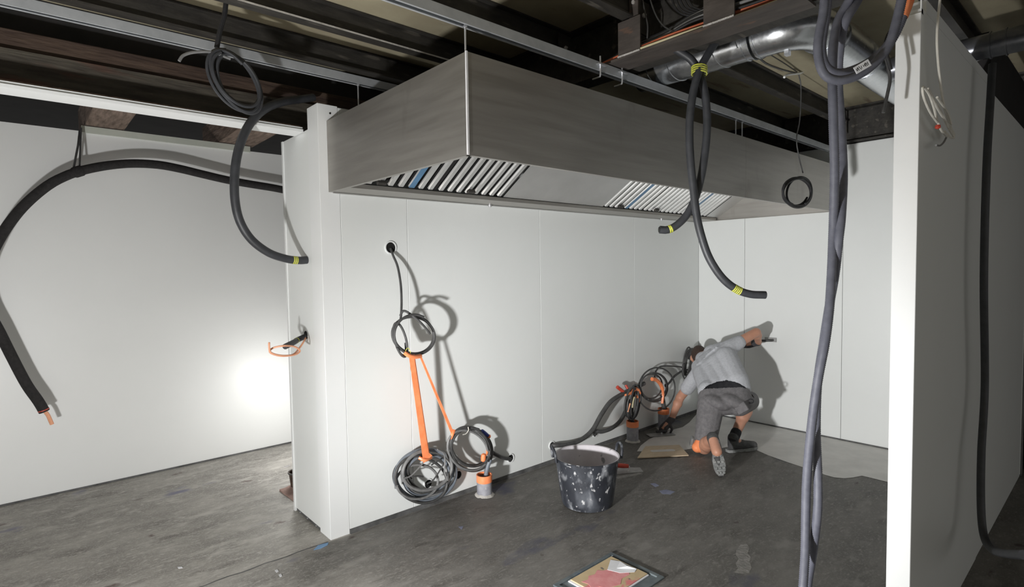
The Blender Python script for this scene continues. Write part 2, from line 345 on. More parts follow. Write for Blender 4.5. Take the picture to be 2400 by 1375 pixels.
# ragged pale screed laid along the back wall
pts = [(1760,1049),(1800,1067),(1845,1083),(1890,1098),(1915,1107),(1930,1112),(1955,1119),(1980,1121),(2000,1119),(2020,1115),(2045,1121),(2081,1130)]
edge = [U(px, py, z=0) for px, py in pts]
poly = [(X1-0.012, -0.012), (X1-0.012, -2.50), (3.30, -2.50)]+[(p.x, p.y) for p in edge[::-1]]
poly += [(U(px, py, z=0).x, U(px, py, z=0).y) for px, py in ((1735,1042),(1690,1050),(1640,1046),(1600,1056),(1560,1062),(1520,1058),(1493,1058),(1502,1044),(1520,1030),(1560,1012),(1600,1001))]
poly += [(3.70, -0.16)]
bm = bmesh.new()
top = [bm.verts.new((x, y, 0.0028)) for x, y in poly]; ft = bm.faces.new(top)
bot = [bm.verts.new((x+(0.006 if x < 3.5 else 0), y, 0.0005)) for x, y in poly]
for i in range(len(poly)):
    j = (i+1) % len(poly); bm.faces.new((top[i], bot[i], bot[j], top[j]))
bmesh.ops.recalc_face_normals(bm, faces=bm.faces); bmesh.ops.triangulate(bm, faces=[f for f in bm.faces if len(f.verts) > 4])
me = bpy.data.meshes.new('screed_strip'); bm.to_mesh(me); bm.free()
tag(link('screed_strip', me, None, (M['screed'],)), 'pale grey freshly smoothed screed strip along the foot of the back wall', 'screed')

# ================================================================ overhead steel
def ibeam(axis, c, zb, zt, width, a0, a1, tf=0.008, tw=0.007):
    h = width/2; t = tw/2
    prof = [(c-h, zb), (c+h, zb), (c+h, zb+tf), (c+t, zb+tf), (c+t, zt-tf), (c+h, zt-tf), (c+h, zt), (c-h, zt), (c-h, zt-tf), (c-t, zt-tf), (c-t, zb+tf), (c-h, zb+tf)]
    return MB().prism(prof, axis, a0, a1)
ZB, ZD = 2.815, 2.939
left_lab = ['dark steel ceiling joist nearest the panelled wall, above the back of the hood',
            'dark steel ceiling joist with a pale lower edge above the middle of the hood',
            'dark steel ceiling joist just behind the long front channel of the hood',
            'dark steel ceiling joist running up to the brown plate in front of the channel']
for i, yc in enumerate((0.09, -0.38, -0.905, -1.43)):
    root = empty('ceiling_joist', (-1, yc, ZB), left_lab[i], 'joist', 'dark steel ceiling joists')
    ibeam('x', yc, ZB, ZD, 0.066, -7.4, 1.10).build('beam', M['joist'], root)
    if i == 1: MB().box(-7.3, 0.95, yc-0.0345, yc-0.0332, ZB+0.0005, ZB+0.0085).build('pale_edge', M['mortar'], root)  # pale strip along the lower flange edge
    MB().box(1.00, 1.10, yc-0.046, yc-0.038, 2.74, 2.90).build('cleat', M['joist'], root)
    MB().lathe([(0.012, 0), (0.012, 0.008), (0.006, 0.009), (0.006, 0.016)], (1.05, yc-0.046, 2.83), 6, (0, -1, 0)).build('bolt', M['weld'], root)
right_lab = ['dark steel joist in shadow above the far half of the hood', 'dark steel joist right of the galvanised duct, above the thin coiled cable',
             'dark steel joist under which the duct turns towards the back wall']
for i, yc in enumerate((-0.905, -1.375, -1.94)):
    root = empty('ceiling_joist', (2, yc, ZB), right_lab[i], 'joist', 'dark steel ceiling joists')
    ibeam('x', yc, ZB, ZD, 0.066, 1.24, 4.10).build('beam', M['joist'], root)
    MB().box(4.02, 4.10, yc-0.046, yc-0.038, 2.70, 2.90).build('cleat', M['joist'], root)
    MB().lathe([(0.010, 0), (0.010, 0.008), (0.005, 0.009), (0.005, 0.014)], (4.06, yc-0.046, 2.80), 6, (0, -1, 0)).build('bolt', M['weld'], root)
for yc in (-2.45, -2.95):
    tag(ibeam('x', yc, ZB, ZD, 0.066, -7.4, 7.9).build('ceiling_joist', M['joist']),
        'dark steel joist above the right partition' if yc > -2.6 else 'dark steel joist crossing over the camera side of the partition', 'joist', 'dark steel ceiling joists')
tag(ibeam('y', 1.17, 2.64, ZD, 0.13, -6.9, 0.5, 0.012, 0.01).build('cross_beam', M['joist']), 'deep dark steel cross beam carrying the joists above the hood', 'beam')
tag(ibeam('y', 4.19, 2.635, ZD, 0.16, -6.9, 0.0, 0.014, 0.01).build('end_beam', M['joist']), 'dark steel beam over the top of the back wall', 'beam')

# brown plate with hanger plates under the cross beam
root = empty('cable_carrier', (1.03, -1.8, 2.62), 'brown steel cable carrier plate with welded hanger plates beside the duct', 'carrier')
MB().box(0.965, 1.115, -2.25, -1.20, 2.620, 2.632).build('bottom_plate', M['tray'], root)
for a, b, zt in ((-1.515, -1.385, 2.80), (-1.985, -1.845, 2.90)):
    p = MB().box(0.966, 0.974, a, b, 2.633, zt).build('hanger_plate', M['tray'], root)
    wd = MB(); n = 22
    for k in range(n):
        yy = a+(b-a)*(k+0.5)/n
        wd.lathe([(0.0001, -0.004), (0.0045, -0.002), (0.005, 0.0), (0.0045, 0.003), (0.0001, 0.005)], (0.9632, yy, 2.634+0.001*random.random()), 6, (0, 1, 0.1))
    wd.build('weld_bead', M['weld'], p, smooth=True)
MB().box(0.985, 0.993, -1.49, -1.44, 2.801, 2.935).build('hanger_bar', M['tray'], root)
MB().lathe([(0.010, 0), (0.010, 0.006), (0.004, 0.007)], (0.985, -1.465, 2.88), 8, (-1, 0, 0)).build('bolt', M['weld'], root)

def cable(name, label, pts, r, m, parent=None, cat='cable', group=None, n=8, step=0.012, smooth=True):
    o = MB().tube(spline(pts, step), r, n).build(name, m, parent, smooth=True, flat_angle=60)
    if label: tag(o, label, cat, group)
    return o
def U2(L, **k): return [U(px, py, **k) for px, py in L]
def U3(L): return [U(q[0], q[1], **({q[2]: q[3]})) for q in L]

# loose cables lying on the carrier
g = 'cables lying in the ceiling carrier'
cable('carrier_cable', 'cream cable lying along the brown carrier plate', [(0.985, -2.24, 2.64), (0.99, -2.0, 2.64), (0.985, -1.80, 2.645), (0.972, -1.65, 2.641), (0.972, -1.52, 2.641), (0.985, -1.40, 2.641)], 0.006, M['cable_yel'], group=g)
cable('carrier_cable', 'orange-red cable lying behind the cream one on the carrier plate', [(1.03, -2.2, 2.67), (1.01, -1.8, 2.667), (0.995, -1.65, 2.662), (0.99, -1.53, 2.655), (0.992, -1.40, 2.652), (1.0, -1.26, 2.645)], 0.0085, M['cable_red'], group=g)
labs = ['black cable lying uppermost in the brown carrier plate', 'grey cable lying along the inside of the brown carrier', 'dark cable in the brown carrier ending near the hood channel',
        'thin grey cable crossing the brown carrier at a slant', 'black cable pressed against the web above the carrier']
for i in range(5):
    x0 = 1.005+0.014*i
    cable('carrier_cable', labs[i], [(x0, -2.24, 2.67+0.020*i), (x0-0.008*(i % 2), -2.0, 2.675+0.022*i), (x0-0.005, -1.78, 2.69+0.016*i), (x0+0.004, -1.6, 2.668+0.014*i), (x0, -1.40, 2.662+0.012*i), (x0, -1.24, 2.645+0.010*i)],
          0.006+0.001*(i % 3), M['cable_gr'] if i in (1, 3) else M['rubber'], group=g)
cable('hanging_cable', 'thin black cable dropping from the ceiling onto the carrier near the first hanger plate', U3([(1500,-30,'x',1.05),(1512,30,'x',1.03),(1518,60,'x',1.02),(1517,90,'x',1.02)]), 0.004, M['cable_dk'], group='cables above the carrier')
cable('hanging_cable', 'thin dark cable slanting down between the two hanger plates', U3([(1515,-30,'x',1.08),(1535,30,'x',1.05),(1555,60,'x',1.03),(1582,76,'x',1.0)]), 0.004, M['cable_dk'], group='cables above the carrier')
for i in range(5):
    cable('hanging_cable', ['outermost of the black cables sagging between the hanger plates', 'second black cable sagging between the hanger plates', 'third black cable sagging between the hanger plates',
          'fourth black cable sagging between the hanger plates', 'innermost black cable sagging between the hanger plates'][i],
          U3([(1570+7*i,-40,'x',1.07),(1578+10*i,8,'x',1.06),(1598+9*i,32-3*i,'x',1.05),(1640+6*i,38-3*i,'x',1.04),(1690,36-4*i,'x',1.02)]), 0.005, M['rubber'], group='black cables sagging between the hanger plates')

# rusty beam and timber over the opening to the side room
root = empty('rusty_beam', (-3, 0.36, 2.46), 'old rusty steel beam with a flange above the white lintel rail', 'beam')
MB().box(-7.4, 1.0, 0.355, 0.375, 2.483, 2.622).build('web', M['rust'], root)
MB().box(-7.4, 1.0, 0.30, 0.43, 2.468, 2.4825).build('bottom_flange', M['rust'], root)
MB().box(-7.4, 1.0, 0.335, 0.43, 2.6225, 2.636).build('top_flange', M['rust'], root)
mb = MB(); mb.box(-7.4, 1.0, 0.36, 0.46, 2.637, 2.735)
tag(mb.build('timber_plate', M['rust_red'], bevel=0.004), 'red-brown rough timber lying on top of the rusty beam', 'timber')
tag(MB().box(-7.4, 1.0, 0.47, 0.55, 2.70, 2.939).build('back_board', M['black']), 'black board behind the rough timber under the ceiling', 'board')  # plain black backing that closes the gap above the timber
tag(MB().box(-7.4, -0.01, 0.232, 0.34, 2.4555, 2.466).build('batten', M['timber']), 'thin brown batten between lintel rail and rusty beam', 'batten')
for i, (a, b) in enumerate(((-0.90, -0.66), (0.0, 0.28), (-1.9, -1.66), (-2.9, -2.66))):
    tag(MB().box(a, b, 0.57, 2.6, 2.69, 2.92).build('timber_joist', M['timber'], bevel=0.006),
        ['brown timber joist end over the side room, beside the hanging wire', 'brown timber joist end over the side room, next to the post',
         'brown timber joist over the side room, left of the frame', 'farthest left brown timber joist over the side room'][i], 'joist', 'timber joists over the side room')

# galvanised channels that carry the hood
def channel(name, label, y, z0, x0, x1, rods):
    root = empty(name, ((x0+x1)/2, y, z0), label, 'channel')
    h = 0.021; t = 0.0028
    prof = [(y-h, z0), (y-h+0.010, z0), (y-h+0.010, z0+t), (y-h+t, z0+t), (y-h+t, z0+0.0415-t), (y+h-t, z0+0.0415-t), (y+h-t, z0+t), (y+h-0.010, z0+t), (y+h-0.010, z0), (y+h, z0), (y+h, z0+0.0415), (y-h, z0+0.0415)]
    MB().prism(prof, 'x', x0, x1).build('channel', M['strut'], root)
    for x, zt in rods:
        rd = MB(); rd.tube([(x, y, 2.462), (x, y, zt)], 0.0042, 8)
        ro = rd.build('hanger_rod', M['rod'], root, smooth=True)
        MB().lathe([(0.010, -0.006), (0.010, 0.0)], (x, y, z0-0.0005), 6).build('nut', M['rod'], ro)
    return root
CH1 = channel('support_channel', 'long galvanised slotted channel above the front edge of the hood', -1.305, 2.572, -7.3, 4.10, ((0.075, 2.62), (2.35, 2.60), (2.44, 2.60)))
channel('support_channel', 'galvanised slotted channel above the rear of the hood by the post', -0.17, 2.646, -7.3, 1.6, ((0.17, 2.68),))
for px, py in ((1407, 160), (1458, 178)):
    p = U(px, py, y=-1.328)
    ub = MB(); ub.tube(spline([p+Vector((0, 0, 0.06)), p+Vector((0, 0, -0.03)), p+Vector((0, 0.012, -0.040)), p+Vector((0, 0.05, -0.041))]), 0.0042, 8)
    c = ub.build('clamp_bolt', M['rod'], CH1, smooth=True)
    MB().box(p.x-0.03, p.x+0.03, -1.345, -1.30, p.z+0.012, p.z+0.017).build('clamp_plate', M['rod'], c)

# ================================================================ extraction hood
HX0, HX1, HY, HZ0, HZ1 = 0.052, X1-0.003, -1.34, 2.05, 2.457
hood = empty('extraction_hood', ((HX0+HX1)/2, HY/2, HZ0), 'large stainless steel extraction hood hung over the kitchen corner', 'hood')
t = 0.004
for a, b in ((HX0+0.001, 2.425), (2.428, HX1)):
    MB().prism([(HY, HZ0), (HY+0.022, HZ0), (HY+0.022, HZ0+0.003), (HY+t, HZ0+0.003), (HY+t, HZ1), (HY, HZ1)], 'x', a, b).build('front_panel', M['steel'], hood)
MB().prism([(HX0, HZ0), (HX0+0.022, HZ0), (HX0+0.022, HZ0+0.003), (HX0+t, HZ0+0.003), (HX0+t, HZ1), (HX0, HZ1)], 'y', HY+0.0042, -0.002).build('side_panel', M['steel'], hood)
MB().prism([(HX1-0.022, HZ0), (HX1, HZ0), (HX1, HZ1), (HX1-t, HZ1), (HX1-t, HZ0+0.003), (HX1-0.022, HZ0+0.003)], 'y', HY+0.0042, -0.002).build('side_panel', M['steel'], hood)
MB().box(HX0+t, HX1-t, HY+t, -0.002, HZ1-0.004, HZ1).build('top_panel', M['steel'], hood)
MB().box(HX0-0.004, HX0+0.004, HY-0.004, HY+0.004, HZ0+0.002, HZ1+0.001).build('corner_edging', M['edge'], hood)
GY, GZ = -0.215, 2.066
gut = MB().prism([(-0.002, HZ0), (GY, HZ0+0.004), (GY, GZ+0.012), (GY+0.004, GZ+0.012), (GY+0.004, HZ0+0.008), (-0.002, HZ0+0.004)], 'x', HX0+0.024, HX1-0.024).build('grease_gutter', M['steel'], hood)
MB().box(HX0+0.024, HX1-0.024, -0.016, -0.002, HZ0-0.006, HZ0-0.001).build('rear_lip', M['steel_in'], gut)
for x in (1.235, 3.40):
    MB().lathe([(0.013, 0.004), (0.013, -0.010), (0.007, -0.011), (0.007, -0.016)], (x, -0.035, HZ0-0.0045), 12).build('drain_plug', M['rod'], gut, smooth=True)
# sloped filter bank: frame axes along the slope (towards the front, 32 deg up)
sl = Vector((0, -math.cos(math.radians(32)), math.sin(math.radians(32)))); nn = Vector((0, -math.sin(math.radians(32)), -math.cos(math.radians(32))))
O = Vector((0, GY-0.004, GZ+0.016)); LEN = 0.66
def sloped(mb, x0, x1, s0, s1, d0, d1):
    c = O+Vector(((x0+x1)/2, 0, 0))+sl*((s0+s1)/2)+nn*((d0+d1)/2)
    return mb.obox(c, (1, 0, 0), sl, nn, (x1-x0)/2, (s1-s0)/2, (d1-d0)/2)
for a, b in ((HX0+0.006, 0.085), (1.205, 2.275), (3.92, HX1-0.006)):
    sloped(MB(), a, b, 0, LEN, -0.004, 0.0).build('blanking_panel', M['steel_in'], hood)
slat_mesh = {}
def filt(x0, x1, nsl, pitch, blue=None, latches=()):
    fr = MB(); sloped(fr, x0+0.001, x1-0.001, 0, LEN, -0.045, -0.040)
    sloped(fr, x0+0.001, x0+0.003, 0, LEN, -0.040, -0.008); sloped(fr, x1-0.003, x1-0.001, 0, LEN, -0.040, -0.008)
    f = fr.build('grease_filter', M['black'], hood)
    for k in range(nsl):
        xc = x0+0.002+(x1-x0-0.004)*(k+0.5)/nsl; wd = pitch
        if 'm' not in slat_mesh or slat_mesh.get('p') != pitch:
            s = MB(); h = wd*0.29
            # folded baffle: flat face with two bent wings
            prof = [(-h, -0.012), (-h+0.006, 0.0), (h-0.006, 0.0), (h, -0.012), (h-0.002, -0.012), (h-0.0075, -0.0025), (-h+0.0075, -0.0025), (-h+0.002, -0.012)]
            V = [sl*e+Vector((q[0], 0, 0))+nn*q[1] for e in (0.004, LEN-0.004) for q in prof]
            m_ = len(prof)
            s.add(V, [(i, (i+1) % m_, m_+(i+1) % m_, m_+i) for i in range(m_)]+[tuple(range(m_))[::-1], tuple(range(m_, 2*m_))])
            me = bpy.data.meshes.new('slat'); me.from_pydata(s.v, [], s.f); me.update()
            b_ = bmesh.new(); b_.from_mesh(me); bmesh.ops.recalc_face_normals(b_, faces=b_.faces); b_.to_mesh(me); b_.free()
            me.materials.append(M['slat']); slat_mesh['m'] = me; slat_mesh['p'] = pitch
        so = bpy.data.objects.new('slat', slat_mesh['m']); COL.objects.link(so); so.parent = f
        so.location = O+Vector((xc, 0, 0))-OFF[f]; OFF[so] = OFF[f]
        if blue == k:
            tag(sloped(MB(), xc-0.019, xc+0.019, 0.006, LEN-0.01, 0.0005, 0.0015).build('film_strip', M['film'], f), 'blue protective film strip')
    for k in latches:
        c = O+Vector((x0+(x1-x0)*k, 0, 0))+sl*0.035+nn*0.012
        MB().obox(c, (1, 0, 0), sl, nn, 0.030, 0.012, 0.010).build('latch', M['joist'], f, bevel=0.003)
filt(0.09, 0.645, 8, 0.0672, blue=5, latches=(0.30,))
filt(0.65, 1.20, 8, 0.0672, latches=(0.45,))
filt(2.28, 2.82, 8, 0.0672, blue=4, latches=(0.35,))
filt(2.825, 3.365, 8, 0.0672, latches=(0.30,))
filt(3.37, 3.915, 8, 0.0672, blue=2)

# ================================================================ ducts
def ribbed(path, r, every, rib, n=28):
    mb = MB(); mb.tube(path, r, n); return mb
duct = empty('spiral_duct', (1.47, -1.6, 2.62), 'shiny galvanised spiral duct bending towards the back wall', 'duct')
DX, DY, DZ, DR = 1.475, -2.10, 2.714, 0.094
MB().tube([(DX, -1.17, DZ), (DX, -1.83, DZ)], DR, 40).build('straight_section', M['duct'], duct, smooth=True)
MB().lathe([(DR+0.001, 0), (DR+0.001, 0.004), (DR-0.02, 0.006)], (DX, -1.166, DZ), 40, (0, 1, 0)).build('end_cap', M['duct'], duct, smooth=True)
sp = MB(); path = []
for k in range(0, 361):                                     # the spiral lock seam
    a = k/361*2*math.pi*4.6; yy = -1.19-0.60*k/361
    path.append((DX+math.cos(a)*DR, yy, DZ+math.sin(a)*DR))
sp.tube(path, 0.0028, 5); sp.build('spiral_seam', M['duct'], duct, smooth=True)
arc = []
RB = 0.155
for k in range(17):
    a = math.pi/2*k/16
    arc.append((DX+RB-RB*math.cos(a), -1.93-RB*math.sin(a), DZ))
arc = [(DX, -1.85, DZ), (DX, -1.89, DZ)]+arc
DYE = arc[-1][1]
MB().tube(arc, DR+0.003, 40).build('elbow', M['duct'], duct, smooth=True)
for yy, dr in ((-1.835, 0.006), (-1.862, 0.008), (-1.80, 0.003)):
    MB().lathe([(DR, -0.004), (DR+dr, -0.003), (DR+dr, 0.003), (DR, 0.004)], (DX, yy, DZ), 40, (0, 1, 0), closed=True).build('collar', M['duct'], duct, smooth=True)
MB().tube([(DX+RB, DYE, DZ), (4.0, DYE, DZ)], DR, 40).build('straight_section', M['duct'], duct, smooth=True)
for xx, dr in ((DX+RB+0.01, 0.008), (DX+RB+0.12, 0.005), (DX+RB+0.50, 0.008), (DX+RB+0.62, 0.006)):
    MB().lathe([(DR, -0.004), (DR+dr, -0.003), (DR+dr, 0.003), (DR, 0.004)], (xx, DYE, DZ), 40, (1, 0, 0), closed=True).build('collar', M['duct'], duct, smooth=True)
MB().box(DX+0.02, DX+0.05, -1.99, -1.97, 2.60, 2.64).build('bracket', M['rod'], duct)
d2 = empty('small_duct', (2.32, -3, 2.59), 'narrow grey duct passing over the right partition', 'duct')
MB().tube([(2.34, -2.2, 2.66), (2.30, -5.0, 2.66)], 0.060, 28).build('pipe', M['duct2'], d2, smooth=True)
for yy in (-2.62, -2.68, -2.78):
    MB().lathe([(0.060, -0.004), (0.066, -0.003), (0.066, 0.003), (0.060, 0.004)], (2.334, yy, 2.66), 28, (0, 1, 0), closed=True).build('collar', M['duct2'], d2, smooth=True)

# ================================================================ hanging hoses and cables
def band(parent, pts, i0, r, m, name='tape_band', turns=4, gap=0.006, rr=0.0022):
    """rings of tape round a cable at path index i0"""
    mb = MB(); P = spline(pts)
    for k in range(turns):
        i = min(len(P)-2, max(1, i0+k)) if gap is None else None
        s = i0+k*gap; acc = 0
        for j in range(1, len(P)):
            L = (P[j]-P[j-1]).length
            if acc+L >= s:
                c = P[j-1].lerp(P[j], (s-acc)/L); ax = (P[j]-P[j-1]).normalized(); break
            acc += L
        else: c = P[-1]; ax = (P[-1]-P[-2]).normalized()
        mb.lathe([(r, -rr), (r+0.0012, -rr*0.6), (r+0.0012, rr*0.6), (r, rr)], c, 12, ax, closed=True)
    return mb.build(name, m, parent, smooth=True)
def plen(pts):
    P = spline(pts); return sum((P[i]-P[i-1]).length for i in range(1, len(P)))

# black foam-sleeved line in front of the far wall of the side room
pts = U2([(960,500),(840,478),(760,463),(690,450),(640,440),(585,431),(530,421),(470,407),(420,395),(370,386),(310,383),(250,388),(190,400),(150,414),(110,436),(60,478),(20,526),(-15,585),(-38,650),(-30,720),(0,780),(30,840),(62,900),(90,940),(104,964)], y=1.80)
h = empty('foam_sleeved_line', pts[12], 'black foam-sleeved line sagging in front of the white far wall', 'hose')
MB().tube(spline(pts, 0.03), 0.031, 14).build('sleeve', M['foam'], h, smooth=True)
q = U2([(103,961),(112,972),(118,985),(122,994)], y=1.80)
MB().tube(spline(q), [0.012]*(len(spline(q))), 8).build('copper_end', M['peach'], h, smooth=True)
MB().lathe([(0.031, -0.004), (0.0325, -0.003), (0.0325, 0.003), (0.031, 0.004)], U(102, 960, y=1.80), 14, (U(104, 964, y=1.8)-U(95, 945, y=1.8)), closed=True).build('red_sealing_ring', M['red'], h, smooth=True)
a, b = U(186, 400, y=1.80), U(190, 300, y=1.95)
wr_ = MB(); wr_.tube([a, b], 0.006, 6); wr_.tube([U(172, 396, y=1.80), U(183, 340, y=1.87), U(187, 305, y=1.95)], 0.007, 6)
tag(wr_.build('hanging_wire', M['cable_dk']), 'dark wire sling holding the foam-sleeved line to the ceiling', 'wire')
MB().lathe([(0.033, -0.03), (0.037, -0.02), (0.037, 0.02), (0.033, 0.03)], U(183, 402, y=1.80), 14, (U(190, 400, y=1.8)-U(170, 406, y=1.8)), closed=True).build('joint_sleeve', M['foam'], h, smooth=True)

# bundle of black cable hung from the ceiling at the left
path = U3([(532,-30,'y',-0.30),(530,0,'y',-0.30),(526,35,'y',-0.30),(516,70,'y',-0.30),(508,112,'y',-0.30)])
def ell(cx, cy, a, b, tilt, turns, y0, y1, jit=3.0, start=0.0, seed=1, n=18):
    rnd = random.Random(seed); out = []; T = math.radians(tilt); m = int(turns*n); ph = [rnd.uniform(-1, 1) for _ in range(int(turns)+3)]
    for k in range(m+1):
        w_ = start+2*math.pi*k/n; j = int(k/n); tt = (k/n)-j
        dj = ph[j]*(1-tt)+ph[j+1]*tt; dk = ph[-1-j]*(1-tt)+ph[-2-j if j+2 <= len(ph) else 0]*tt
        ex, ey = (a+dj*jit)*math.cos(w_), (b+dk*jit)*math.sin(w_)
        out.append(U(cx+dk*jit*0.7+ex*math.cos(T)-ey*math.sin(T), cy+dj*jit*0.7+ex*math.sin(T)+ey*math.cos(T), y=y0+(y1-y0)*(k/m)+0.012*dj))
    return out
bl = empty('cable_bundle', (path[-1].x, -0.3, path[-1].z-0.4), 'looped bundle of dark cables hanging from the ceiling left of the post', 'cable')
MB().tube(spline(path), 0.011, 8).build('drop_cable', M['rubber'], bl, smooth=True)
for s_, (cx, cy, a, b, tl, tn) in enumerate(((550,190,84,40,56,2.2),(556,188,78,44,52,2.0),(558,194,74,36,60,2.1),(548,186,80,48,54,1.1))):
    MB().tube(spline(ell(cx, cy, a, b, tl, tn, -0.28, -0.34, 6, 3.4, s_+3)), 0.0075, 8).build('loop', M['hose'], bl, smooth=True)
MB().tube(spline(U2([(420,143),(428,131),(445,124),(470,121),(500,123),(540,138)], y=-0.33)), 0.0065, 8).build('loose_end', M['cable_gr'], bl, smooth=True)

# thick black hose arching out beside the post
pts = U3([(735,228,'y',0.30),(700,233,'y',0.28),(665,238,'y',0.23),(630,250,'y',0.185),(600,272,'y',0.165),(575,308,'y',0.16),(558,355,'y',0.16),(550,410,'y',0.165),(551,470,'y',0.17),(563,520,'y',0.18),(590,562,'y',0.19),(630,592,'y',0.20),(670,606,'y',0.21),(700,610,'y',0.215),(719,609,'y',0.22)])
h = empty('arched_hose', pts[-1], 'thick black hose arching down to the left side of the white post', 'hose')
MB().tube(spline(pts), 0.0235, 14).build('hose', M['hose'], h, smooth=True)
band(h, pts, plen(pts)-0.085, 0.0235, M['yellow'], turns=3, gap=0.010, rr=0.004)

# taped stub out of the post side
p0 = U(717, 785, x=0.0)
pts = [p0+Vector((0.02, 0, 0)), p0+Vector((-0.05, -0.005, -0.022)), U(690, 801, x=-0.11), U(668, 812, x=-0.19)]
h = empty('cable_stub', p0, 'short black hose stub with peach cable loop sticking out of the post', 'cable')
MB().tube(spline(pts), 0.0165, 12).build('hose', M['hose'], h, smooth=True)
band(h, pts, 0.115, 0.0165, M['yellow'], turns=3, gap=0.008)
pc = U3([(717,790,'x',0.0),(712,800,'x',-0.04),(702,815,'x',-0.08),(688,830,'x',-0.14),(665,834,'x',-0.20),(645,831,'x',-0.25),(632,824,'x',-0.28),(640,815,'x',-0.26),(665,810,'x',-0.21),(690,812,'x',-0.14),(703,822,'x',-0.1),(690,831,'x',-0.14),(660,833,'x',-0.22),(635,826,'x',-0.28),(631,812,'x',-0.29),(631,802,'x',-0.29)])
MB().tube(spline(pc), 0.0055, 8).build('peach_cable', M['peach'], h, smooth=True)
MB().lathe([(0.026, 0), (0.026, 0.003)], p0+Vector((0.0006, 0, 0)), 16, (-1, 0, 0)).build('wall_hole', M['hole'], h)

# wall openings; a raised white ring is added for the lit inner side
def ringed_hole(label, x, z, r=0.030):
    g_ = empty('wall_opening', (x, -0.0, z-r), label, 'sleeve', 'openings through the panelled wall')
    MB().lathe([(r, 0.0006), (r, 0.007), (r+0.007, 0.007), (r+0.007, 0.0006)], (x, 0, z), 22, (0, -1, 0), closed=True).build('ring', M['trim'], g_, smooth=True)
    MB().lathe([(r, 0.0007), (r, 0.0014)], (x, 0, z), 22, (0, -1, 0)).build('opening', M['hole'], g_)
for lab, px, py in (('white ringed hole high on the panelled wall under the hood', 915, 580), ('white ringed hole behind the lowest grey cable coil', 1003, 1133),
                    ('white ringed hole at the right edge of the lowest coil', 1073, 1112), ('white ringed hole right of the first floor pipe', 1196, 1073),
                    ('white ringed hole above the tub where a thick cable starts', 1293, 1043), ('white ringed hole between tub and second floor pipe', 1394, 1015)):
    p = U(px, py, y=0); ringed_hole(lab, p.x, p.z, 0.034 if py < 700 else 0.028)

# cable coil hanging from the high hole, with orange tape down to two lower coils
c1 = empty('wall_cable_coil', U(945, 835, y=-0.15), 'grey cable hanging from the high wall hole and wound into a small coil', 'cable')
drop = U3([(915,582,'y',-0.002),(922,600,'y',-0.03),(932,625,'y',-0.06),(939,665,'y',-0.10),(941,705,'y',-0.13),(940,738,'y',-0.15),(938,752,'y',-0.16)])
MB().tube(spline(drop), 0.0075, 8).build('drop_cable', M['cable_dk'], c1, smooth=True)
MB().tube(spline(ell(969, 784, 47, 43, 20, 3.2, -0.15, -0.20, 5, 3.8, 11)), 0.0075, 8).build('loop', M['cable_dk'], c1, smooth=True)
MB().tube(spline(U3([(938,740,'y',-0.15),(946,728,'y',-0.16),(965,738,'y',-0.18),(990,760,'y',-0.20),(1008,782,'y',-0.20)])), 0.0075, 8).build('loop', M['cable_dk'], c1, smooth=True)
MB().tube(spline(ell(938, 795, 12, 40, -14, 1.4, -0.16, -0.20, 3, 0.3, 12)), 0.0075, 8).build('loop', M['cable_dk'], c1, smooth=True)
tie = MB(); tie.tube(spline(U2([(950,822),(956,815),(962,825),(958,836),(948,830)], y=-0.21)), 0.0022, 6)
tie.build('wire_tie', M['yellow'], c1, smooth=True)

def ribbon(mb, P0, P1, w0, w1, t_=0.0015, sag=0.0, n=10):
    ax = (P1-P0).normalized(); side = Vector((1, 0, 0)); side = (side-ax*side.dot(ax)).normalized(); nr = ax.cross(side)
    V = []; Fs = []
    for k in range(n+1):
        s = k/n; c = P0.lerp(P1, s)+Vector((0, sag*math.sin(math.pi*s), 0)); wd = w0+(w1-w0)*s
        for a, b in ((-1, -1), (1, -1), (1, 1), (-1, 1)): V.append(c+side*a*wd/2+nr*b*t_/2)
    for k in range(n):
        for i in range(4): Fs.append((k*4+i, k*4+(i+1) % 4, k*4+4+(i+1) % 4, k*4+4+i))
    Fs += [(0, 1, 2, 3), tuple(n*4+i for i in (3, 2, 1, 0))]
    return mb.add(V, Fs)
tp1 = empty('orange_tape_strap', U(1000, 1075, y=-0.14), 'broad orange tape strap from the small coil to the lowest coil', 'tape')
rb = MB(); ribbon(rb, U(965, 832, y=-0.205), U(1000, 1078, y=-0.145), 0.040, 0.052); rb.build('strap', M['orange'], tp1)
rb = MB(); ribbon(rb, U(968, 834, y=-0.209), U(1003, 1070, y=-0.150), 0.014, 0.018); rb.build('strap_fold', M['orange'], tp1)
kn = MB(); kn.tube(spline(U3([(948,826,'y',-0.20),(958,833,'y',-0.215),(972,836,'y',-0.215),(986,834,'y',-0.20)])), 0.013, 8); kn.build('knot', M['orange'], tp1, smooth=True)
kn = MB(); ribbon(kn, U(998, 1066, y=-0.150), U(1003, 1076, y=-0.150), 0.05, 0.075); kn.tube(spline(U3([(982,1072,'y',-0.13),(996,1078,'y',-0.155),(1010,1072,'y',-0.13)])), 0.011, 8); kn.build('wrap', M['orange'], tp1, smooth=True)
tp2 = empty('orange_tape_strap', U(1062, 1020, y=-0.13), 'narrow twisted orange tape strap from the small coil to the right-hand coil', 'tape')
rb = MB(); ribbon(rb, U(985, 834, y=-0.20), U(1062, 1018, y=-0.14), 0.012, 0.020, 0.006); rb.build('strap', M['orange'], tp2)
kn = MB(); kn.tube(spline(U3([(1055,1030,'y',-0.13),(1060,1018,'y',-0.15),(1064,1008,'y',-0.14)])), 0.012, 8); kn.build('wrap', M['orange'], tp2, smooth=True)

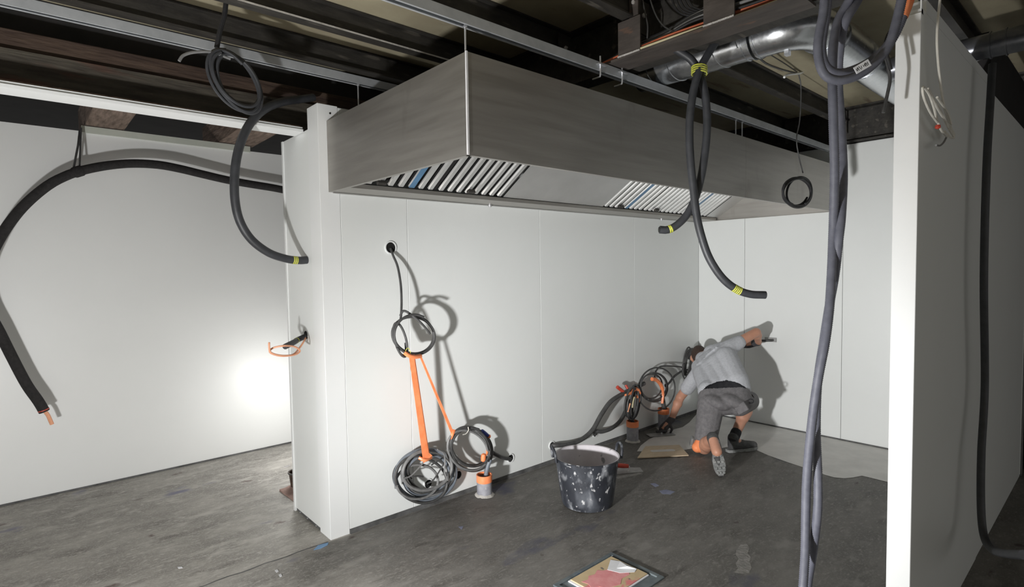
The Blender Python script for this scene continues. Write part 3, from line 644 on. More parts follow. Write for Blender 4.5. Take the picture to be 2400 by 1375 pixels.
c2 = empty('wall_cable_coil', U(995, 1172, y=-0.09), 'large tangled coil of blue-grey cables low on the panelled wall', 'cable')
specs = [(996,1112,70,58,-12,1.9,'cable_bl',0.0125,21),(1004,1104,62,50,-18,1.7,'cable_gr',0.0115,22),(985,1120,58,50,20,1.6,'cable_dk',0.0095,23),
         (1000,1112,52,46,-30,1.6,'cable_bl',0.0105,24),(1010,1100,54,48,10,1.3,'cable_dk',0.0095,25),(978,1130,50,42,-8,1.0,'cable_gr',0.0085,26)]
for cx, cy, a, b, tl, tn, mm, r_, sd in specs:
    MB().tube(spline(ell(cx, cy, a, b, tl, tn, -0.055-0.01*(sd % 4), -0.10-0.012*(sd % 3), 5, 0.6*sd, sd)), r_, 9).build('loop', M[mm], c2, smooth=True)
for L in ([(945,1121),(962,1115),(980,1098),(995,1080)], [(1025,1053),(1040,1062),(1043,1080),(1042,1105),(1050,1125)], [(1001,1133),(1015,1125),(1032,1100),(1038,1085),(1026,1074),(1012,1072)], [(1011,1090),(1020,1083),(1029,1079)], [(965,1117),(980,1115),(992,1117)]):
    MB().tube(spline(U2(L, y=-0.135)), 0.0052, 7).build('loose_end', M['cable_gr' if L[0][0] in (945, 1025) else 'cable_dk'], c2, smooth=True)

c3 = empty('wall_cable_coil', U(1110, 1108, y=-0.12), 'tilted dark grey cable coil above the first floor pipe', 'cable')
for cx, cy, a, b, tl, tn, mm, r_, sd in ((1102,1048,52,42,50,2.1,'cable_dk',0.0085,31),(1098,1056,54,44,42,1.8,'cable_gr',0.0080,32),(1105,1052,50,46,60,1.4,'cable_dk',0.0100,33)):
    MB().tube(spline(ell(cx, cy, a, b, tl, tn, -0.07, -0.16, 4, sd, sd)), r_, 9).build('loop', M[mm], c3, smooth=True)
MB().tube(spline(U3([(1196,1075,'y',-0.001),(1182,1073,'y',-0.03),(1165,1066,'y',-0.06),(1150,1056,'y',-0.08),(1143,1040,'y',-0.09)])), 0.0145, 10).build('feed_cable', M['cable_dk'], c3, smooth=True)
MB().tube(spline(U2([(1097,1000),(1098,1008),(1092,1016),(1085,1018)], y=-0.17)), 0.003, 6).build('wire_tie', M['cable_wh'], c3, smooth=True)
a, b = U(1129, 1009, y=-0.12), U(1142, 1019, y=-0.12)
tag(MB().lathe([(0.012, 0), (0.0135, 0.004), (0.0135, 0.035), (0.011, (b-a).length+0.01)], a, 14, b-a).build('blue_cap', M['bluecap'], c3, smooth=True), 'blue end cap')
MB().lathe([(0.004, -0.012), (0.013, -0.006), (0.013, 0.006), (0.004, 0.012)], U(1146, 1022, y=-0.12), 10, (1, 0.2, -0.3)).build('tape_lump', M['orange'], c3, smooth=True)
MB().lathe([(0.006, -0.03), (0.017, -0.022), (0.019, 0.0), (0.017, 0.022), (0.006, 0.03)], U(1133, 1072, y=-0.13), 10, (0.1, 0, 1)).build('tape_lump', M['orange'], c3, smooth=True)
MB().tube(spline(U2([(1142,1052),(1141,1062),(1137,1068)], y=-0.135)), 0.008, 7).build('tape_lump', M['orange'], c3, smooth=True)

# floor pipes
def floor_pipe(label, x, y, hgt, r=0.053, collar=0.05, stub=None):
    e = empty('floor_pipe', (x, y, 0), label, 'pipe', 'upright pipes along the panelled wall')
    MB().lathe([(r-0.004, 0.001), (r, 0.001), (r, hgt), (r-0.004, hgt), (r-0.004, 0.03), (0.0001, 0.03)], (x, y, 0), 30).build('pipe', M['pipe'], e, smooth=True)
    tag(MB().lathe([(r+0.0003, hgt-collar), (r+0.0025, hgt-collar+0.002), (r+0.0025, hgt+0.0018), (r-0.0045, hgt+0.0018), (r-0.0045, hgt-0.02), (r-0.0041, hgt-0.02), (r-0.0041, hgt+0.0004), (r+0.0003, hgt+0.0004)], (x, y, 0), 30, closed=True).build('tape_collar', M['orange'], e, smooth=True), 'orange tape collar')
    mm = MB(); rnd = random.Random(int(x*100)); n = 30
    prof = []
    V = [(x+(r+0.001)*math.cos(2*math.pi*k/n), y+(r+0.001)*math.sin(2*math.pi*k/n), 0.012+0.006*rnd.random()) for k in range(n)]
    V += [(x+(r+0.010+0.012*rnd.random())*math.cos(2*math.pi*k/n), y+(r+0.010+0.012*rnd.random())*math.sin(2*math.pi*k/n), 0.0012) for k in range(n)]
    mm.add(V, [(k, (k+1) % n, n+(k+1) % n, n+k) for k in range(n)]); mm.build('mortar_ring', M['mortar'], e, smooth=True)
    if stub: stub(e)
    return e
def st1(e):
    MB().tube(spline([(1.085, -0.115, 0.034), (1.085, -0.118, 0.12), (1.10, -0.125, 0.20), (1.12, -0.13, 0.245)]), 0.016, 10).build('conduit_stub', M['cable_bl'], e, smooth=True)
def st2(e):
    MB().tube(spline([(2.80, -0.12, 0.034), (2.80, -0.12, 0.18), (2.79, -0.12, 0.22)]), 0.016, 10).build('conduit_stub', M['cable_dk'], e, smooth=True)
def st3(e):
    MB().tube(spline([(3.33, -0.10, 0.034), (3.335, -0.10, 0.20), U(1552, 925, y=-0.10)]), 0.021, 10).build('conduit_stub', M['cable_dk'], e, smooth=True)
floor_pipe('grey floor pipe with orange collar below the tilted coil', 1.075, -0.115, 0.145, stub=st1)
floor_pipe('grey floor pipe with orange collar just behind the black tub', 2.80, -0.12, 0.185, stub=st2)
floor_pipe('grey floor pipe with orange collar beside the worker', 3.33, -0.10, 0.20, stub=st3)

# cables along the wall towards the corner
kb = empty('taped_cable_bundle', U(1480, 965, y=-0.1), 'dark cables tied with orange tape, wound in a narrow loop above the second floor pipe', 'cable')
MB().tube(spline(U3([(1293,1045,'y',0.0),(1302,1043,'y',-0.03),(1330,1041,'y',-0.05),(1360,1031,'y',-0.06),(1388,1008,'y',-0.07),(1410,970,'y',-0.08),(1432,940,'y',-0.09),(1462,921,'y',-0.10),(1490,908,'y',-0.10),(1510,898,'y',-0.10)])), 0.0195, 10).build('feed_cable', M['cable_dk'], kb, smooth=True)
MB().tube(spline(U3([(1394,1017,'y',0.0),(1396,1010,'y',-0.03),(1412,1011,'y',-0.06),(1435,1002,'y',-0.08),(1455,984,'y',-0.09),(1468,958,'y',-0.10),(1474,935,'y',-0.10)])), 0.0175, 10).build('feed_cable', M['cable_dk'], kb, smooth=True)
for s_, (cx, a, b) in enumerate(((1484,13,42),(1488,10,40),(1480,14,36),(1491,8,34))):
    MB().tube(spline(ell(cx, 943, a, b, 8, 1.5, -0.10, -0.14, 2, s_, 41+s_)), 0.0085, 8).build('loop', M['rubber' if s_ % 2 else 'cable_dk'], kb, smooth=True)
for L, r_ in (([(1478,922),(1486,913),(1494,912),(1500,922)], 0.016), ([(1466,926),(1474,922),(1482,918)], 0.012), ([(1492,928),(1497,934),(1496,942)], 0.012)):
    MB().tube(spline(U2(L, y=-0.125)), r_, 8).build('tape_wrap', M['orange'], kb, smooth=True)
MB().tube(spline(U2([(1482,955),(1484,940),(1487,930)], y=-0.15)), 0.007, 7).build('loose_end', M['cable_yel'], kb, smooth=True)
MB().tube(spline(U2([(1471,965),(1474,955),(1477,945)], y=-0.15)), 0.007, 7).build('loose_end', M['peach'], kb, smooth=True)
rp = empty('red_plug', U(1455, 912, y=-0.08), 'red plastic plugs sticking out left of the orange-taped bundle', 'plug')
a, b = U(1446, 906, y=-0.08), U(1464, 920, y=-0.10)
MB().lathe([(0.010, 0), (0.016, 0.003), (0.016, (b-a).length*0.7), (0.010, (b-a).length)], a, 12, b-a).build('plug', M['red'], rp, smooth=True)
a, b = U(1466, 902, y=-0.06), U(1473, 914, y=-0.09)
MB().lathe([(0.009, 0), (0.013, 0.003), (0.013, (b-a).length)], a, 12, b-a).build('plug', M['red'], rp, smooth=True)

kc = empty('taped_cable_ring', U(1530, 965, y=-0.1), 'round dark cable ring tied with orange tape above the third floor pipe', 'cable')
for cx, cy, a, b, tn, sd in ((1532,907,32,33,2.2,51),(1526,905,26,29,1.6,52),(1538,911,42,50,1.1,53)):
    MB().tube(spline(ell(cx, cy, a, b, 10, tn, -0.09, -0.13, 2.5, sd, sd)), 0.0075, 8).build('loop', M['cable_dk'], kc, smooth=True)
for L, r_ in (([(1528,888),(1538,890),(1548,900),(1553,912)], 0.018), ([(1553,910),(1554,925),(1552,945)], 0.013)):
    MB().tube(spline(U2(L, y=-0.14)), r_, 8).build('tape_wrap', M['orange'], kc, smooth=True)
MB().tube(spline(U3([(1535,892,'y',-0.13),(1535,875,'y',-0.10),(1545,860,'y',-0.08),(1560,857,'y',-0.07),(1580,858,'y',-0.07),(1600,861,'y',-0.08),(1610,872,'y',-0.09)])), 0.0075, 8).build('feed_cable', M['cable_dk'], kc, smooth=True)
MB().tube(spline(U3([(1560,905,'y',-0.13),(1570,895,'y',-0.10),(1580,882,'y',-0.08),(1597,870,'y',-0.08),(1612,866,'y',-0.09)])), 0.0105, 8).build('feed_cable', M['cable_dk'], kc, smooth=True)
MB().lathe([(0.004, -0.02), (0.017, -0.012), (0.017, 0.012), (0.004, 0.02)], U(1562, 902, y=-0.13), 8, (1, 0, 0.5)).build('clip', M['rubber'], kc, smooth=True)
kd = empty('corner_cable_roll', U(1612, 870, y=-0.08), 'grey cable roll with dark loops on the wall behind the worker head', 'cable')
a = U(1611, 830, y=-0.02); tl = Vector((0.15, -1, 0.1)).normalized()
MB().lathe([(0.001, 0), (0.045, 0.0), (0.055, 0.015), (0.055, 0.05), (0.045, 0.062), (0.001, 0.062)], a, 22, tl).build('roll', M['cable_gr'], kd, smooth=True)
for s_, cx in enumerate((1612, 1617, 1609)):
    MB().tube(spline(ell(cx, 850, 8, 30+3*s_, 8, 1.2, -0.09, -0.12, 2, s_, 61+s_)), 0.0085, 8).build('loop', M['cable_dk'], kd, smooth=True)

# two black hoses tied together under the duct
LA = [U(px, py, d=2.665) for px, py in [(1578,112),(1598,124),(1618,138),(1632,156),(1640,172),(1652,220),(1657,270),(1656,320),(1650,375),(1641,425),(1628,468),(1610,503),(1588,526),(1566,538),(1546,538)]]
LB = [U(px, py, d=2.632) for px, py in [(1690,80),(1674,104),(1660,126),(1646,150),(1636,172),(1624,220),(1617,275),(1616,330),(1619,385),(1625,440),(1632,500),(1643,550),(1662,604),(1692,650),(1725,677),(1758,689),(1794,691)]]
h1 = empty('looped_hose', LA[-1], 'black hose ending in a bent tip below the hood edge', 'hose')
MB().tube(spline(LA), 0.0185, 14).build('hose', M['hose'], h1, smooth=True)
band(h1, LA, plen(LA)-0.055, 0.0185, M['yellow'], turns=2, gap=0.008, rr=0.004)
MB().tube([LA[-1], LA[-1]+(LA[-1]-LA[-2]).normalized()*0.004], 0.013, 12).build('bore', M['ink'], h1)
h2 = empty('looped_hose', LB[-1], 'black hose swinging right across the white back wall', 'hose')
MB().tube(spline(LB), 0.0185, 14).build('hose', M['hose'], h2, smooth=True)
band(h2, LB, plen(LB)-0.155, 0.0185, M['yellow'], turns=5, gap=0.008, rr=0.003)
tc = MB(); c = U(1639, 165, d=2.65)
for k in range(4): tc.lathe([(0.034, -0.003), (0.038, -0.002), (0.038, 0.002), (0.034, 0.003)], c+Vector((0, 0, 0.014-0.010*k)), 14, (0.15, 0, 1), closed=True)
tc.build('tape_band', M['yellow'], h1, smooth=True)

# grey corrugated conduits at the right
def corrugated(pts, r, m, name, parent, pitch=0.0068):
    P = spline(pts, 0.004); mb = MB(); L = 0; R = []; Q = []
    # resample evenly, two rings per half pitch
    acc = [0.0]
    for i in range(1, len(P)): acc.append(acc[-1]+(P[i]-P[i-1]).length)
    n = int(acc[-1]/(pitch/2)); j = 0
    for k in range(n+1):
        s = acc[-1]*k/n
        while j < len(P)-2 and acc[j+1] < s: j += 1
        Q.append(P[j].lerp(P[j+1], (s-acc[j])/max(1e-9, acc[j+1]-acc[j]))); R.append(r if k % 2 else r*0.88)
    mb.tube(Q, R, 10)
    return mb.build(name, m, parent, smooth=True, flat_angle=80)
D = 2.0
S1 = [(2010,-40),(1985,10),(1966,45),(1955,90),(1951,140),(1951,200),(1953,280),(1956,400),(1954,500),(1952,560),(1949,640),(1944,720),(1934,800),(1917,890),(1902,1000),(1891,1120),(1888,1220),(1887,1290),(1882,1375),(1872,1500),(1860,1650),(1850,1730)]
S2 = [(2030,-40),(2005,10),(1984,45),(1972,90),(1966,140),(1965,200),(1970,280),(1976,400),(1972,500),(1966,560),(1957,640),(1943,720),(1930,800),(1917,890),(1913,1000),(1917,1120),(1916,1200),(1905,1290),(1892,1375),(1880,1500),(1870,1650),(1862,1730)]
cg = 'grey corrugated conduits by the right partition'
P1 = [U(px, py, d=D+0.04*math.sin(i*0.9)) for i, (px, py) in enumerate(S1)]
P2 = [U(px, py, d=D+0.07-0.05*math.sin(i*0.9)) for i, (px, py) in enumerate(S2)]
for P in (P1, P2):
    for p in P: p.z = max(p.z, 0.02)
tag(corrugated(P1, 0.0165, M['conduit'], 'corrugated_conduit', None), 'grey corrugated conduit hanging to the floor, the left strand of the pair', 'conduit', cg)
tag(corrugated(P2, 0.0165, M['conduit'], 'corrugated_conduit', None), 'grey corrugated conduit hanging to the floor, the right strand of the pair', 'conduit', cg)
L1 = [(2142,-40),(2128,5),(2115,40),(2100,75),(2082,105),(2058,130),(2030,150),(1998,165),(1968,172),(1945,165),(1930,145),(1925,110),(1930,70),(1936,30),(1942,-40)]
L2 = [(2122,-40),(2112,5),(2104,40),(2090,90),(2076,118),(2052,146),(2025,168),(1992,184),(1962,188),(1936,178),(1922,152),(1917,110),(1922,70),(1930,30),(1936,-40)]
Q1 = [U(px, py, d=1.86) for px, py in L1]; Q2 = [U(px, py, d=1.80) for px, py in L2]
lo1 = empty('conduit_loop', U(1960, 175, d=1.86), 'grey corrugated conduit loop with orange tape beside the white partition end', 'conduit', cg)
corrugated(Q1, 0.0158, M['conduit'], 'conduit', lo1)
MB().tube(spline(Q1[0:3]), 0.0172, 12).build('tape_sleeve', M['orange'], lo1, smooth=True)
lo2 = empty('conduit_loop', U(1960, 190, d=1.80), 'outer grey corrugated conduit loop carrying a white handwritten tag', 'conduit', cg)
corrugated(Q2, 0.0152, M['conduit'], 'conduit', lo2)
a, b = U(2004, 166, d=1.76), U(2038, 146, d=1.76)
ax = (b-a).normalized(); vn = (CAM-a).normalized(); up = vn.cross(ax).normalized(); vn = ax.cross(up)
tg = MB(); c = (a+b)/2
tg.obox(c, ax, up, vn, (b-a).length/2, 0.0115, 0.0012); tgo = tg.build('name_tag', M['paper'], lo2)
ik = MB()
for s in (-0.82, -0.70, -0.58, -0.36, -0.15, 0.12, 0.28, 0.38, 0.52, 0.72):
    hgt = random.uniform(0.003, 0.007); rot = random.uniform(-0.4, 0.4)
    a2 = (up+ax*rot).normalized()
    ik.obox(c+ax*s*(b-a).length/2+vn*0.0014, ax, a2, vn, 0.0008, hgt, 0.0002)
    if s in (-0.70, 0.28, 0.52): ik.obox(c+ax*(s*(b-a).length/2+0.002)+vn*0.0014+up*0.002, ax, up, vn, 0.002, 0.0008, 0.0002)
ik.build('handwriting', M['ink'], tgo)

# thin black flex in front of the duct end
cable('thin_flex', 'thin black flex dangling beside the conduit loops and the duct', [U(px, py, d=1.95) for px, py in ((2110,60),(2090,75),(2078,98),(2074,125),(2080,150),(2086,185),(2080,220),(2070,264))], 0.0055, M['cable_dk'], group='thin flexes by the duct')
cable('thin_flex', 'short black flex end doubled over beside the conduit loops', [U(px, py, d=1.93) for px, py in ((2095,60),(2078,90),(2076,120),(2083,145),(2088,163))], 0.0062, M['rubber'], group='thin flexes by the duct')

# thin cable coil in front of the hood
tcab = empty('thin_cable_coil', U(1868, 490, y=-1.40), 'thin black cable hanging in a ring in front of the far end of the hood', 'cable')
MB().tube(spline(U2([(1872,174),(1877,200),(1877,240),(1874,285),(1867,325),(1872,365),(1882,405)], y=-1.52)), 0.0042, 7).build('drop_cable', M['cable_dk'], tcab, smooth=True)
for s_, (cx, a, b) in enumerate(((1869,33,36),(1871,28,34),(1867,34,31),(1870,30,37))):
    MB().tube(spline(ell(cx, 450, a, b, 20*s_, 1.3, -1.51, -1.54, 3, -0.8+s_, 71+s_)), 0.0075, 7).build('loop', M['rubber'], tcab, smooth=True)
tag(MB().tube(spline(U2([(1838,181),(1843,176),(1860,173),(1876,171),(1882,168)], y=-1.53)), 0.0080, 8).build('ceiling_clip', M['trim'], smooth=True), 'white plastic cable clip under the beige ceiling by the duct', 'clip')
cable('ceiling_cable', 'thick black cable sagging from the duct to the white clip', U3([(1765,122,'y',-1.60),(1795,148,'y',-1.57),(1830,162,'y',-1.55),(1868,172,'y',-1.53)]), 0.0062, M['cable_dk'], group='cables at the white clip')
cable('ceiling_cable', 'thin black wire running above the thick one to the white clip', U3([(1795,122,'y',-1.59),(1825,140,'y',-1.56),(1850,156,'y',-1.545),(1870,170,'y',-1.53)]), 0.0035, M['cable_dk'], group='cables at the white clip')

# white cable on the dark side of the partition
wc = empty('white_cable_coil', U(2210, 320, y=-2.63), 'white cable hanging in a long loop on the dark side of the partition', 'cable')
MB().tube(spline(U2([(2208,-40),(2203,0),(2198,50),(2196,100),(2200,160),(2206,210),(2214,255),(2226,290),(2232,312)], y=-2.63)), 0.0042, 7).build('drop_cable', M['cable_wh'], wc, smooth=True)
for L in ([(2197,287),(2180,262),(2166,230),(2162,210),(2165,204),(2178,222),(2188,250),(2196,280),(2206,305),(2220,320)],
          [(2175,208),(2184,225),(2195,250),(2214,282),(2226,305),(2236,322),(2228,322),(2214,308)],
          [(2192,240),(2205,262),(2220,290),(2229,292),(2222,268),(2212,250),(2196,228)],
          [(2226,298),(2234,310),(2237,318),(2230,305),(2225,303)]):
    MB().tube(spline(U2(L, y=-2.635-0.004*random.random())), 0.0040, 7).build('loop', M['cable_wh'], wc, smooth=True)
MB().tube(spline(U2([(2218,322),(2212,333),(2203,341),(2194,340)], y=-2.63)), 0.0035, 7).build('loose_end', M['cable_gr'], wc, smooth=True)
MB().lathe([(0.003, -0.008), (0.009, -0.004), (0.009, 0.004), (0.003, 0.008)], U(2198, 297, y=-2.635), 7, (0.3, 0, 1)).build('red_tie', M['red'], wc)

# black hose at the far end of the partition
cable('floor_hose', 'dark hose hanging past the end of the right partition down to the floor', U3([(2326,150,'y',-2.66),(2322,220,'y',-2.66),(2312,400,'y',-2.66),(2306,650,'y',-2.66),(2308,900,'y',-2.66),(2300,1060,'y',-2.67),(2299,1180,'y',-2.68),(2305,1250,'y',-2.70),(2322,1285,'y',-2.74),(2350,1296,'y',-2.80),(2400,1300,'y',-2.90)]), 0.016, M['hose'], cat='hose', n=10)

# ================================================================ things on the floor
BX, BY, BH = 1.495, -0.70, 0.33
tub = empty('builders_tub', (BX, BY, 0), 'black flexible tub smeared with pale mortar on the kitchen floor', 'tub')
R0, R1 = 0.170, 0.213
def rr(z): return R0+(R1-R0)*(z/BH)**0.9
prof = [(0.0001, 0.003), (R0-0.02, 0.003), (R0-0.004, 0.006), (R0, 0.02)]+[(rr(z), z) for z in [BH*k/8 for k in range(1, 8)]]+[(rr(BH)-0.001, BH-0.016), (rr(BH)+0.009, BH-0.014), (rr(BH)+0.011, BH-0.004), (rr(BH)+0.005, BH)]
MB().lathe(prof, (BX, BY, 0), 48, caps=False).build('shell', M['tub'], tub, smooth=True)
prof = [(rr(BH)+0.005, BH+0.0002), (rr(BH)-0.004, BH-0.003)]+[(rr(z)-0.006, z) for z in [BH*k/6 for k in range(5, 0, -1)]]+[(R0-0.01, 0.03), (0.0001, 0.026)]
MB().lathe(prof, (BX, BY, 0), 48, caps=False).build('lining', M['tub_in'], tub, smooth=True)
hd = Vector((0.84, -0.54, 0)).normalized()
for s in (-1, 1):
    c = Vector((BX, BY, 0))+hd*s*(R1+0.010); tz = hd.cross(Vector((0, 0, 1)))
    P = [c+tz*0.055+Vector((0, 0, BH-0.02)), c+tz*0.052+hd*s*0.006+Vector((0, 0, BH+0.03)), c+tz*0.025+hd*s*0.012+Vector((0, 0, BH+0.062)), c-tz*0.025+hd*s*0.012+Vector((0, 0, BH+0.062)), c-tz*0.052+hd*s*0.006+Vector((0, 0, BH+0.03)), c-tz*0.055+Vector((0, 0, BH-0.02))]
    MB().tube(spline(P), 0.0095, 10).build('handle', M['tub'], tub, smooth=True)

# plastering board by the worker
def slab(name, poly, z0, z1, m, parent=None, bevel=0):
    return MB().prism([(p[0], p[1]) for p in poly], 'z', z0, z1).build(name, m, parent, bevel=bevel)
fb = [U(px, py, z=0.006) for px, py in ((1494,1074),(1513,1047),(1592,1044),(1614,1068))]
fl = empty('smoothing_board', (2.75, -0.47, 0.0055), 'pale wooden smoothing board with a hand slot lying on the floor', 'board')
slab('board', fb, 0.0055, 0.014, M['wood'], fl)
c = (fb[0]+fb[1]+fb[2]+fb[3])/4; ex = ((fb[2]-fb[1])+(fb[3]-fb[0])).normalized()
ey = Vector((-ex.y, ex.x, 0))
sp_ = MB(); P = []
for k in range(24):
    a = 2*math.pi*k/24
    P.append((c+ex*(0.08*(1 if math.cos(a) > 0 else -1)+0.028*math.cos(a))+ey*0.026*math.sin(a)))
slab('hand_slot', [(p.x, p.y) for p in P], 0.0141, 0.0156, M['screed'], fl)
tr = empty('trowel', U(1462, 1100, z=0), 'steel trowel with a red handle lying behind the black tub', 'trowel')
slab('blade', [U(px, py, z=0) for px, py in ((1440,1112),(1450,1096),(1500,1096),(1508,1106))], 0.001, 0.004, M['blade'], tr)
a, b = U(1442, 1090, z=0.045), U(1474, 1092, z=0.045)
MB().lathe([(0.008, 0), (0.016, 0.006), (0.018, 0.05), (0.015, (b-a).length-0.005), (0.008, (b-a).length)], a, 12, b-a).build('handle', M['red'], tr, smooth=True)
mid = (a+b)/2; MB().tube(spline([b-(b-a)*0.1, b+Vector((0.01, 0.0, -0.01)), Vector((b.x-0.02, b.y, 0.005))]), 0.004, 7).build('tang', M['rod'], tr, smooth=True)

# framed floor hatch with boards and paper
ht = empty('floor_hatch', (0.87, -1.39, 0), 'blue-grey metal frame on the floor in the foreground', 'frame')
for a in ((0.62, 1.086, -1.246, -1.226), (0.62, 1.086, -1.566, -1.540), (1.060, 1.086, -1.5395, -1.2465), (0.62, 0.645, -1.5395, -1.2465)):
    MB().box(a[0], a[1], a[2], a[3], 0.0005, 0.010).build('frame_bar', M['frame'], ht, bevel=0.002)
MB().box(0.6455, 1.0595, -1.5395, -1.2465, 0.0005, 0.003).build('hatch_plate', M['frame'], ht)
tag(MB().box(0.70, 1.043, -1.502, -1.256, 0.0035, 0.010).build('white_board', M['paper'], bevel=0.001), 'white board lying lowest in the framed floor hatch', 'board')
tag(MB().box(0.712, 1.040, -1.496, -1.262, 0.0105, 0.0155).build('tan_board', M['tan'], bevel=0.001), 'tan board with red smears lying in the framed floor hatch', 'board')
pk = [(0.735, -1.315), (0.775, -1.325), (0.80, -1.305), (0.835, -1.318), (0.875, -1.30), (0.895, -1.325), (0.93, -1.335), (0.945, -1.375), (0.985, -1.415), (0.965, -1.44), (0.905, -1.435), (0.86, -1.462), (0.79, -1.44), (0.765, -1.40), (0.73, -1.385), (0.745, -1.35)]
tag(slab('pink_sheet', pk, 0.0157, 0.0166, M['pink']), 'crumpled pink stained sheet on the tan board', 'sheet')
pp = [(0.915, -1.335), (1.005, -1.285), (1.030, -1.33), (1.032, -1.435), (1.0, -1.445), (0.94, -1.40)]
po = MB(); po.prism(pp, 'z', 0.0168, 0.0178); po.add([(0.96, -1.36, 0.018), (1.03, -1.33, 0.018), (1.031, -1.434, 0.018), (1.0, -1.40, 0.030)], [(0, 1, 3), (1, 2, 3), (2, 0, 3), (0, 2, 1)])
tag(po.build('white_paper', M['paper']), 'folded white paper sheet lying on the far corner of the tan board', 'paper')

# scraps on the floor
def scrap(name, label, L, m, h_=0.002, cat='scrap', group='scraps on the floor'):
    return tag(slab(name, [U(px, py, z=0) for px, py in L], 0.0004, h_, M[m]), label, cat, group)
scrap('tape_scrap', 'bright blue tape scrap on the floor at the foot of the post', [(735,1289),(745,1278),(770,1271),(768,1277),(752,1285)], 'bluetape')
scrap('paint_fleck', 'blue-grey paint smear on the floor right of the tub', [(1545,1150),(1562,1147),(1582,1152),(1572,1158),(1552,1157)], 'bluefleck', 0.0012, 'paint')
scrap('paint_fleck', 'small blue-grey paint fleck above the larger smear', [(1524,1133),(1536,1132),(1545,1138),(1536,1141)], 'bluefleck', 0.0012, 'paint')
scrap('paint_fleck', 'pale blue paint fleck on the floor below the low cable coils', [(1074,1234),(1086,1233),(1082,1241)], 'bluefleck', 0.0012, 'paint')
scrap('mortar_crumb', 'white mortar crumb on the floor below the blue scrap, upper of two', [(644,1337),(650,1335),(653,1339),(648,1342)], 'paper', 0.003, 'crumb')
scrap('mortar_crumb', 'white mortar crumb on the floor below the blue scrap, lower of two', [(653,1347),(659,1345),(661,1350),(656,1352)], 'paper', 0.003, 'crumb')
scrap('mortar_crumb', 'white mortar crumb on the floor near the left frame edge', [(416,1329),(426,1328),(428,1331),(418,1332)], 'paper', 0.003, 'crumb')
scrap('mortar_smear', 'pale mortar smear on the floor right of the framed hatch', [(1726,1288),(1736,1276),(1750,1274),(1757,1284),(1752,1296),(1760,1306),(1756,1316),(1762,1330),(1756,1342),(1740,1344),(1722,1341),(1730,1331),(1724,1320),(1732,1309),(1724,1299)], 'smear', 0.0010, 'mortar')
scrap('mortar_smear', 'thin mortar smear on the floor in front of the trowel', [(1440,1118),(1470,1112),(1508,1105),(1500,1112),(1450,1122)], 'smear', 0.0010, 'mortar')
# things behind the post
bk = empty('small_pail', U(684, 1160, z=0), 'small dark red pail half hidden behind the white post', 'pail')
c = U(690, 1150, z=0); c = Vector((c.x+0.05, c.y+0.06, 0))
MB().lathe([(0.0001, 0.002), (0.05, 0.002), (0.062, 0.115), (0.066, 0.118), (0.058, 0.118), (0.05, 0.02), (0.0001, 0.015)], c, 24).build('shell', M['rust_red'], bk, smooth=True)
MB().lathe([(0.0665, 0.108), (0.069, 0.110), (0.069, 0.120), (0.0665, 0.1195)], c, 24, closed=True).build('rim', M['cable_dk'], bk, smooth=True)
tag(slab('paper_sack', [U(px, py, z=0) for px, py in ((655,1150),(668,1146),(690,1135),(700,1160),(693,1178),(680,1168),(668,1160))], 0.0005, 0.012, M['brick']), 'flattened pinkish paper sack on the floor behind the post', 'sack')

# ================================================================ the worker
def blob(name, prims, voxel, m, parent, smooth=4, seed=0, rough=0.0):
    """overlapping tapered capsules / ellipsoids fused by a voxel remesh into one continuous skin"""
    mb = MB()
    for p in prims:
        if p[0] == 'c':
            a, b, ra, rb = Vector(p[1]), Vector(p[2]), p[3], p[4]; ax = b-a; L = ax.length
            if L < 1e-5: ax = Vector((0, 0, 1))
            prof = [(max(1e-4, ra*math.sin(t_)), -ra*math.cos(t_)) for t_ in [math.pi/2*k/5 for k in range(0, 6)]]
            prof += [(ra+(rb-ra)*k/6, L*k/6) for k in range(1, 6)]
            prof += [(max(1e-4, rb*math.cos(t_)), L+rb*math.sin(t_)) for t_ in [math.pi/2*k/5 for k in range(0, 6)]]
            mb.lathe(prof, a, 16, ax)
        else:                                             # ('e', centre, (e1,e2,e3), (r1,r2,r3))
            c, E_, R_ = Vector(p[1]), p[2], p[3]; V = []; n, k_ = 16, 10
            for i in range(k_+1):
                th = math.pi*i/k_
                for j in range(n):
                    ph = 2*math.pi*j/n
                    V.append(c+E_[0]*R_[0]*max(1e-3, math.sin(th))*math.cos(ph)+E_[1]*R_[1]*max(1e-3, math.sin(th))*math.sin(ph)+E_[2]*R_[2]*math.cos(th))
            F_ = [(i*n+j, i*n+(j+1) % n, (i+1)*n+(j+1) % n, (i+1)*n+j) for i in range(k_) for j in range(n)]
            F_ += [tuple(range(n)), tuple(k_*n+j for j in range(n))]
            mb.add(V, F_)
    me = bpy.data.meshes.new(name); me.from_pydata(mb.v, [], mb.f); me.update()
    b_ = bmesh.new(); b_.from_mesh(me); bmesh.ops.recalc_face_normals(b_, faces=b_.faces); b_.to_mesh(me); b_.free()
    tmp = bpy.data.objects.new('tmp', me); COL.objects.link(tmp)
    md = tmp.modifiers.new('r', 'REMESH'); md.mode = 'VOXEL'; md.voxel_size = voxel
    ms = tmp.modifiers.new('s', 'SMOOTH'); ms.iterations = smooth; ms.factor = 0.5
    dg = bpy.context.evaluated_depsgraph_get(); dg.update()
    out = bpy.data.meshes.new_from_object(tmp.evaluated_get(dg))
    bpy.data.objects.remove(tmp, do_unlink=True); bpy.data.meshes.remove(me)
    out.name = name; out.materials.clear()
    for f in out.polygons: f.use_smooth = True
    return link(name, out, parent, (m,))
V3 = lambda *a: Vector(a)
toeL, heelL, kneeL = V3(2.535,-1.112,.03), V3(2.675,-.988,.215), V3(2.900,-.770,.075)
hipL, hipR, pel, waist = V3(3.075,-.745,.40), V3(3.175,-.915,.425), V3(3.135,-.830,.445), V3(3.225,-.768,.545)
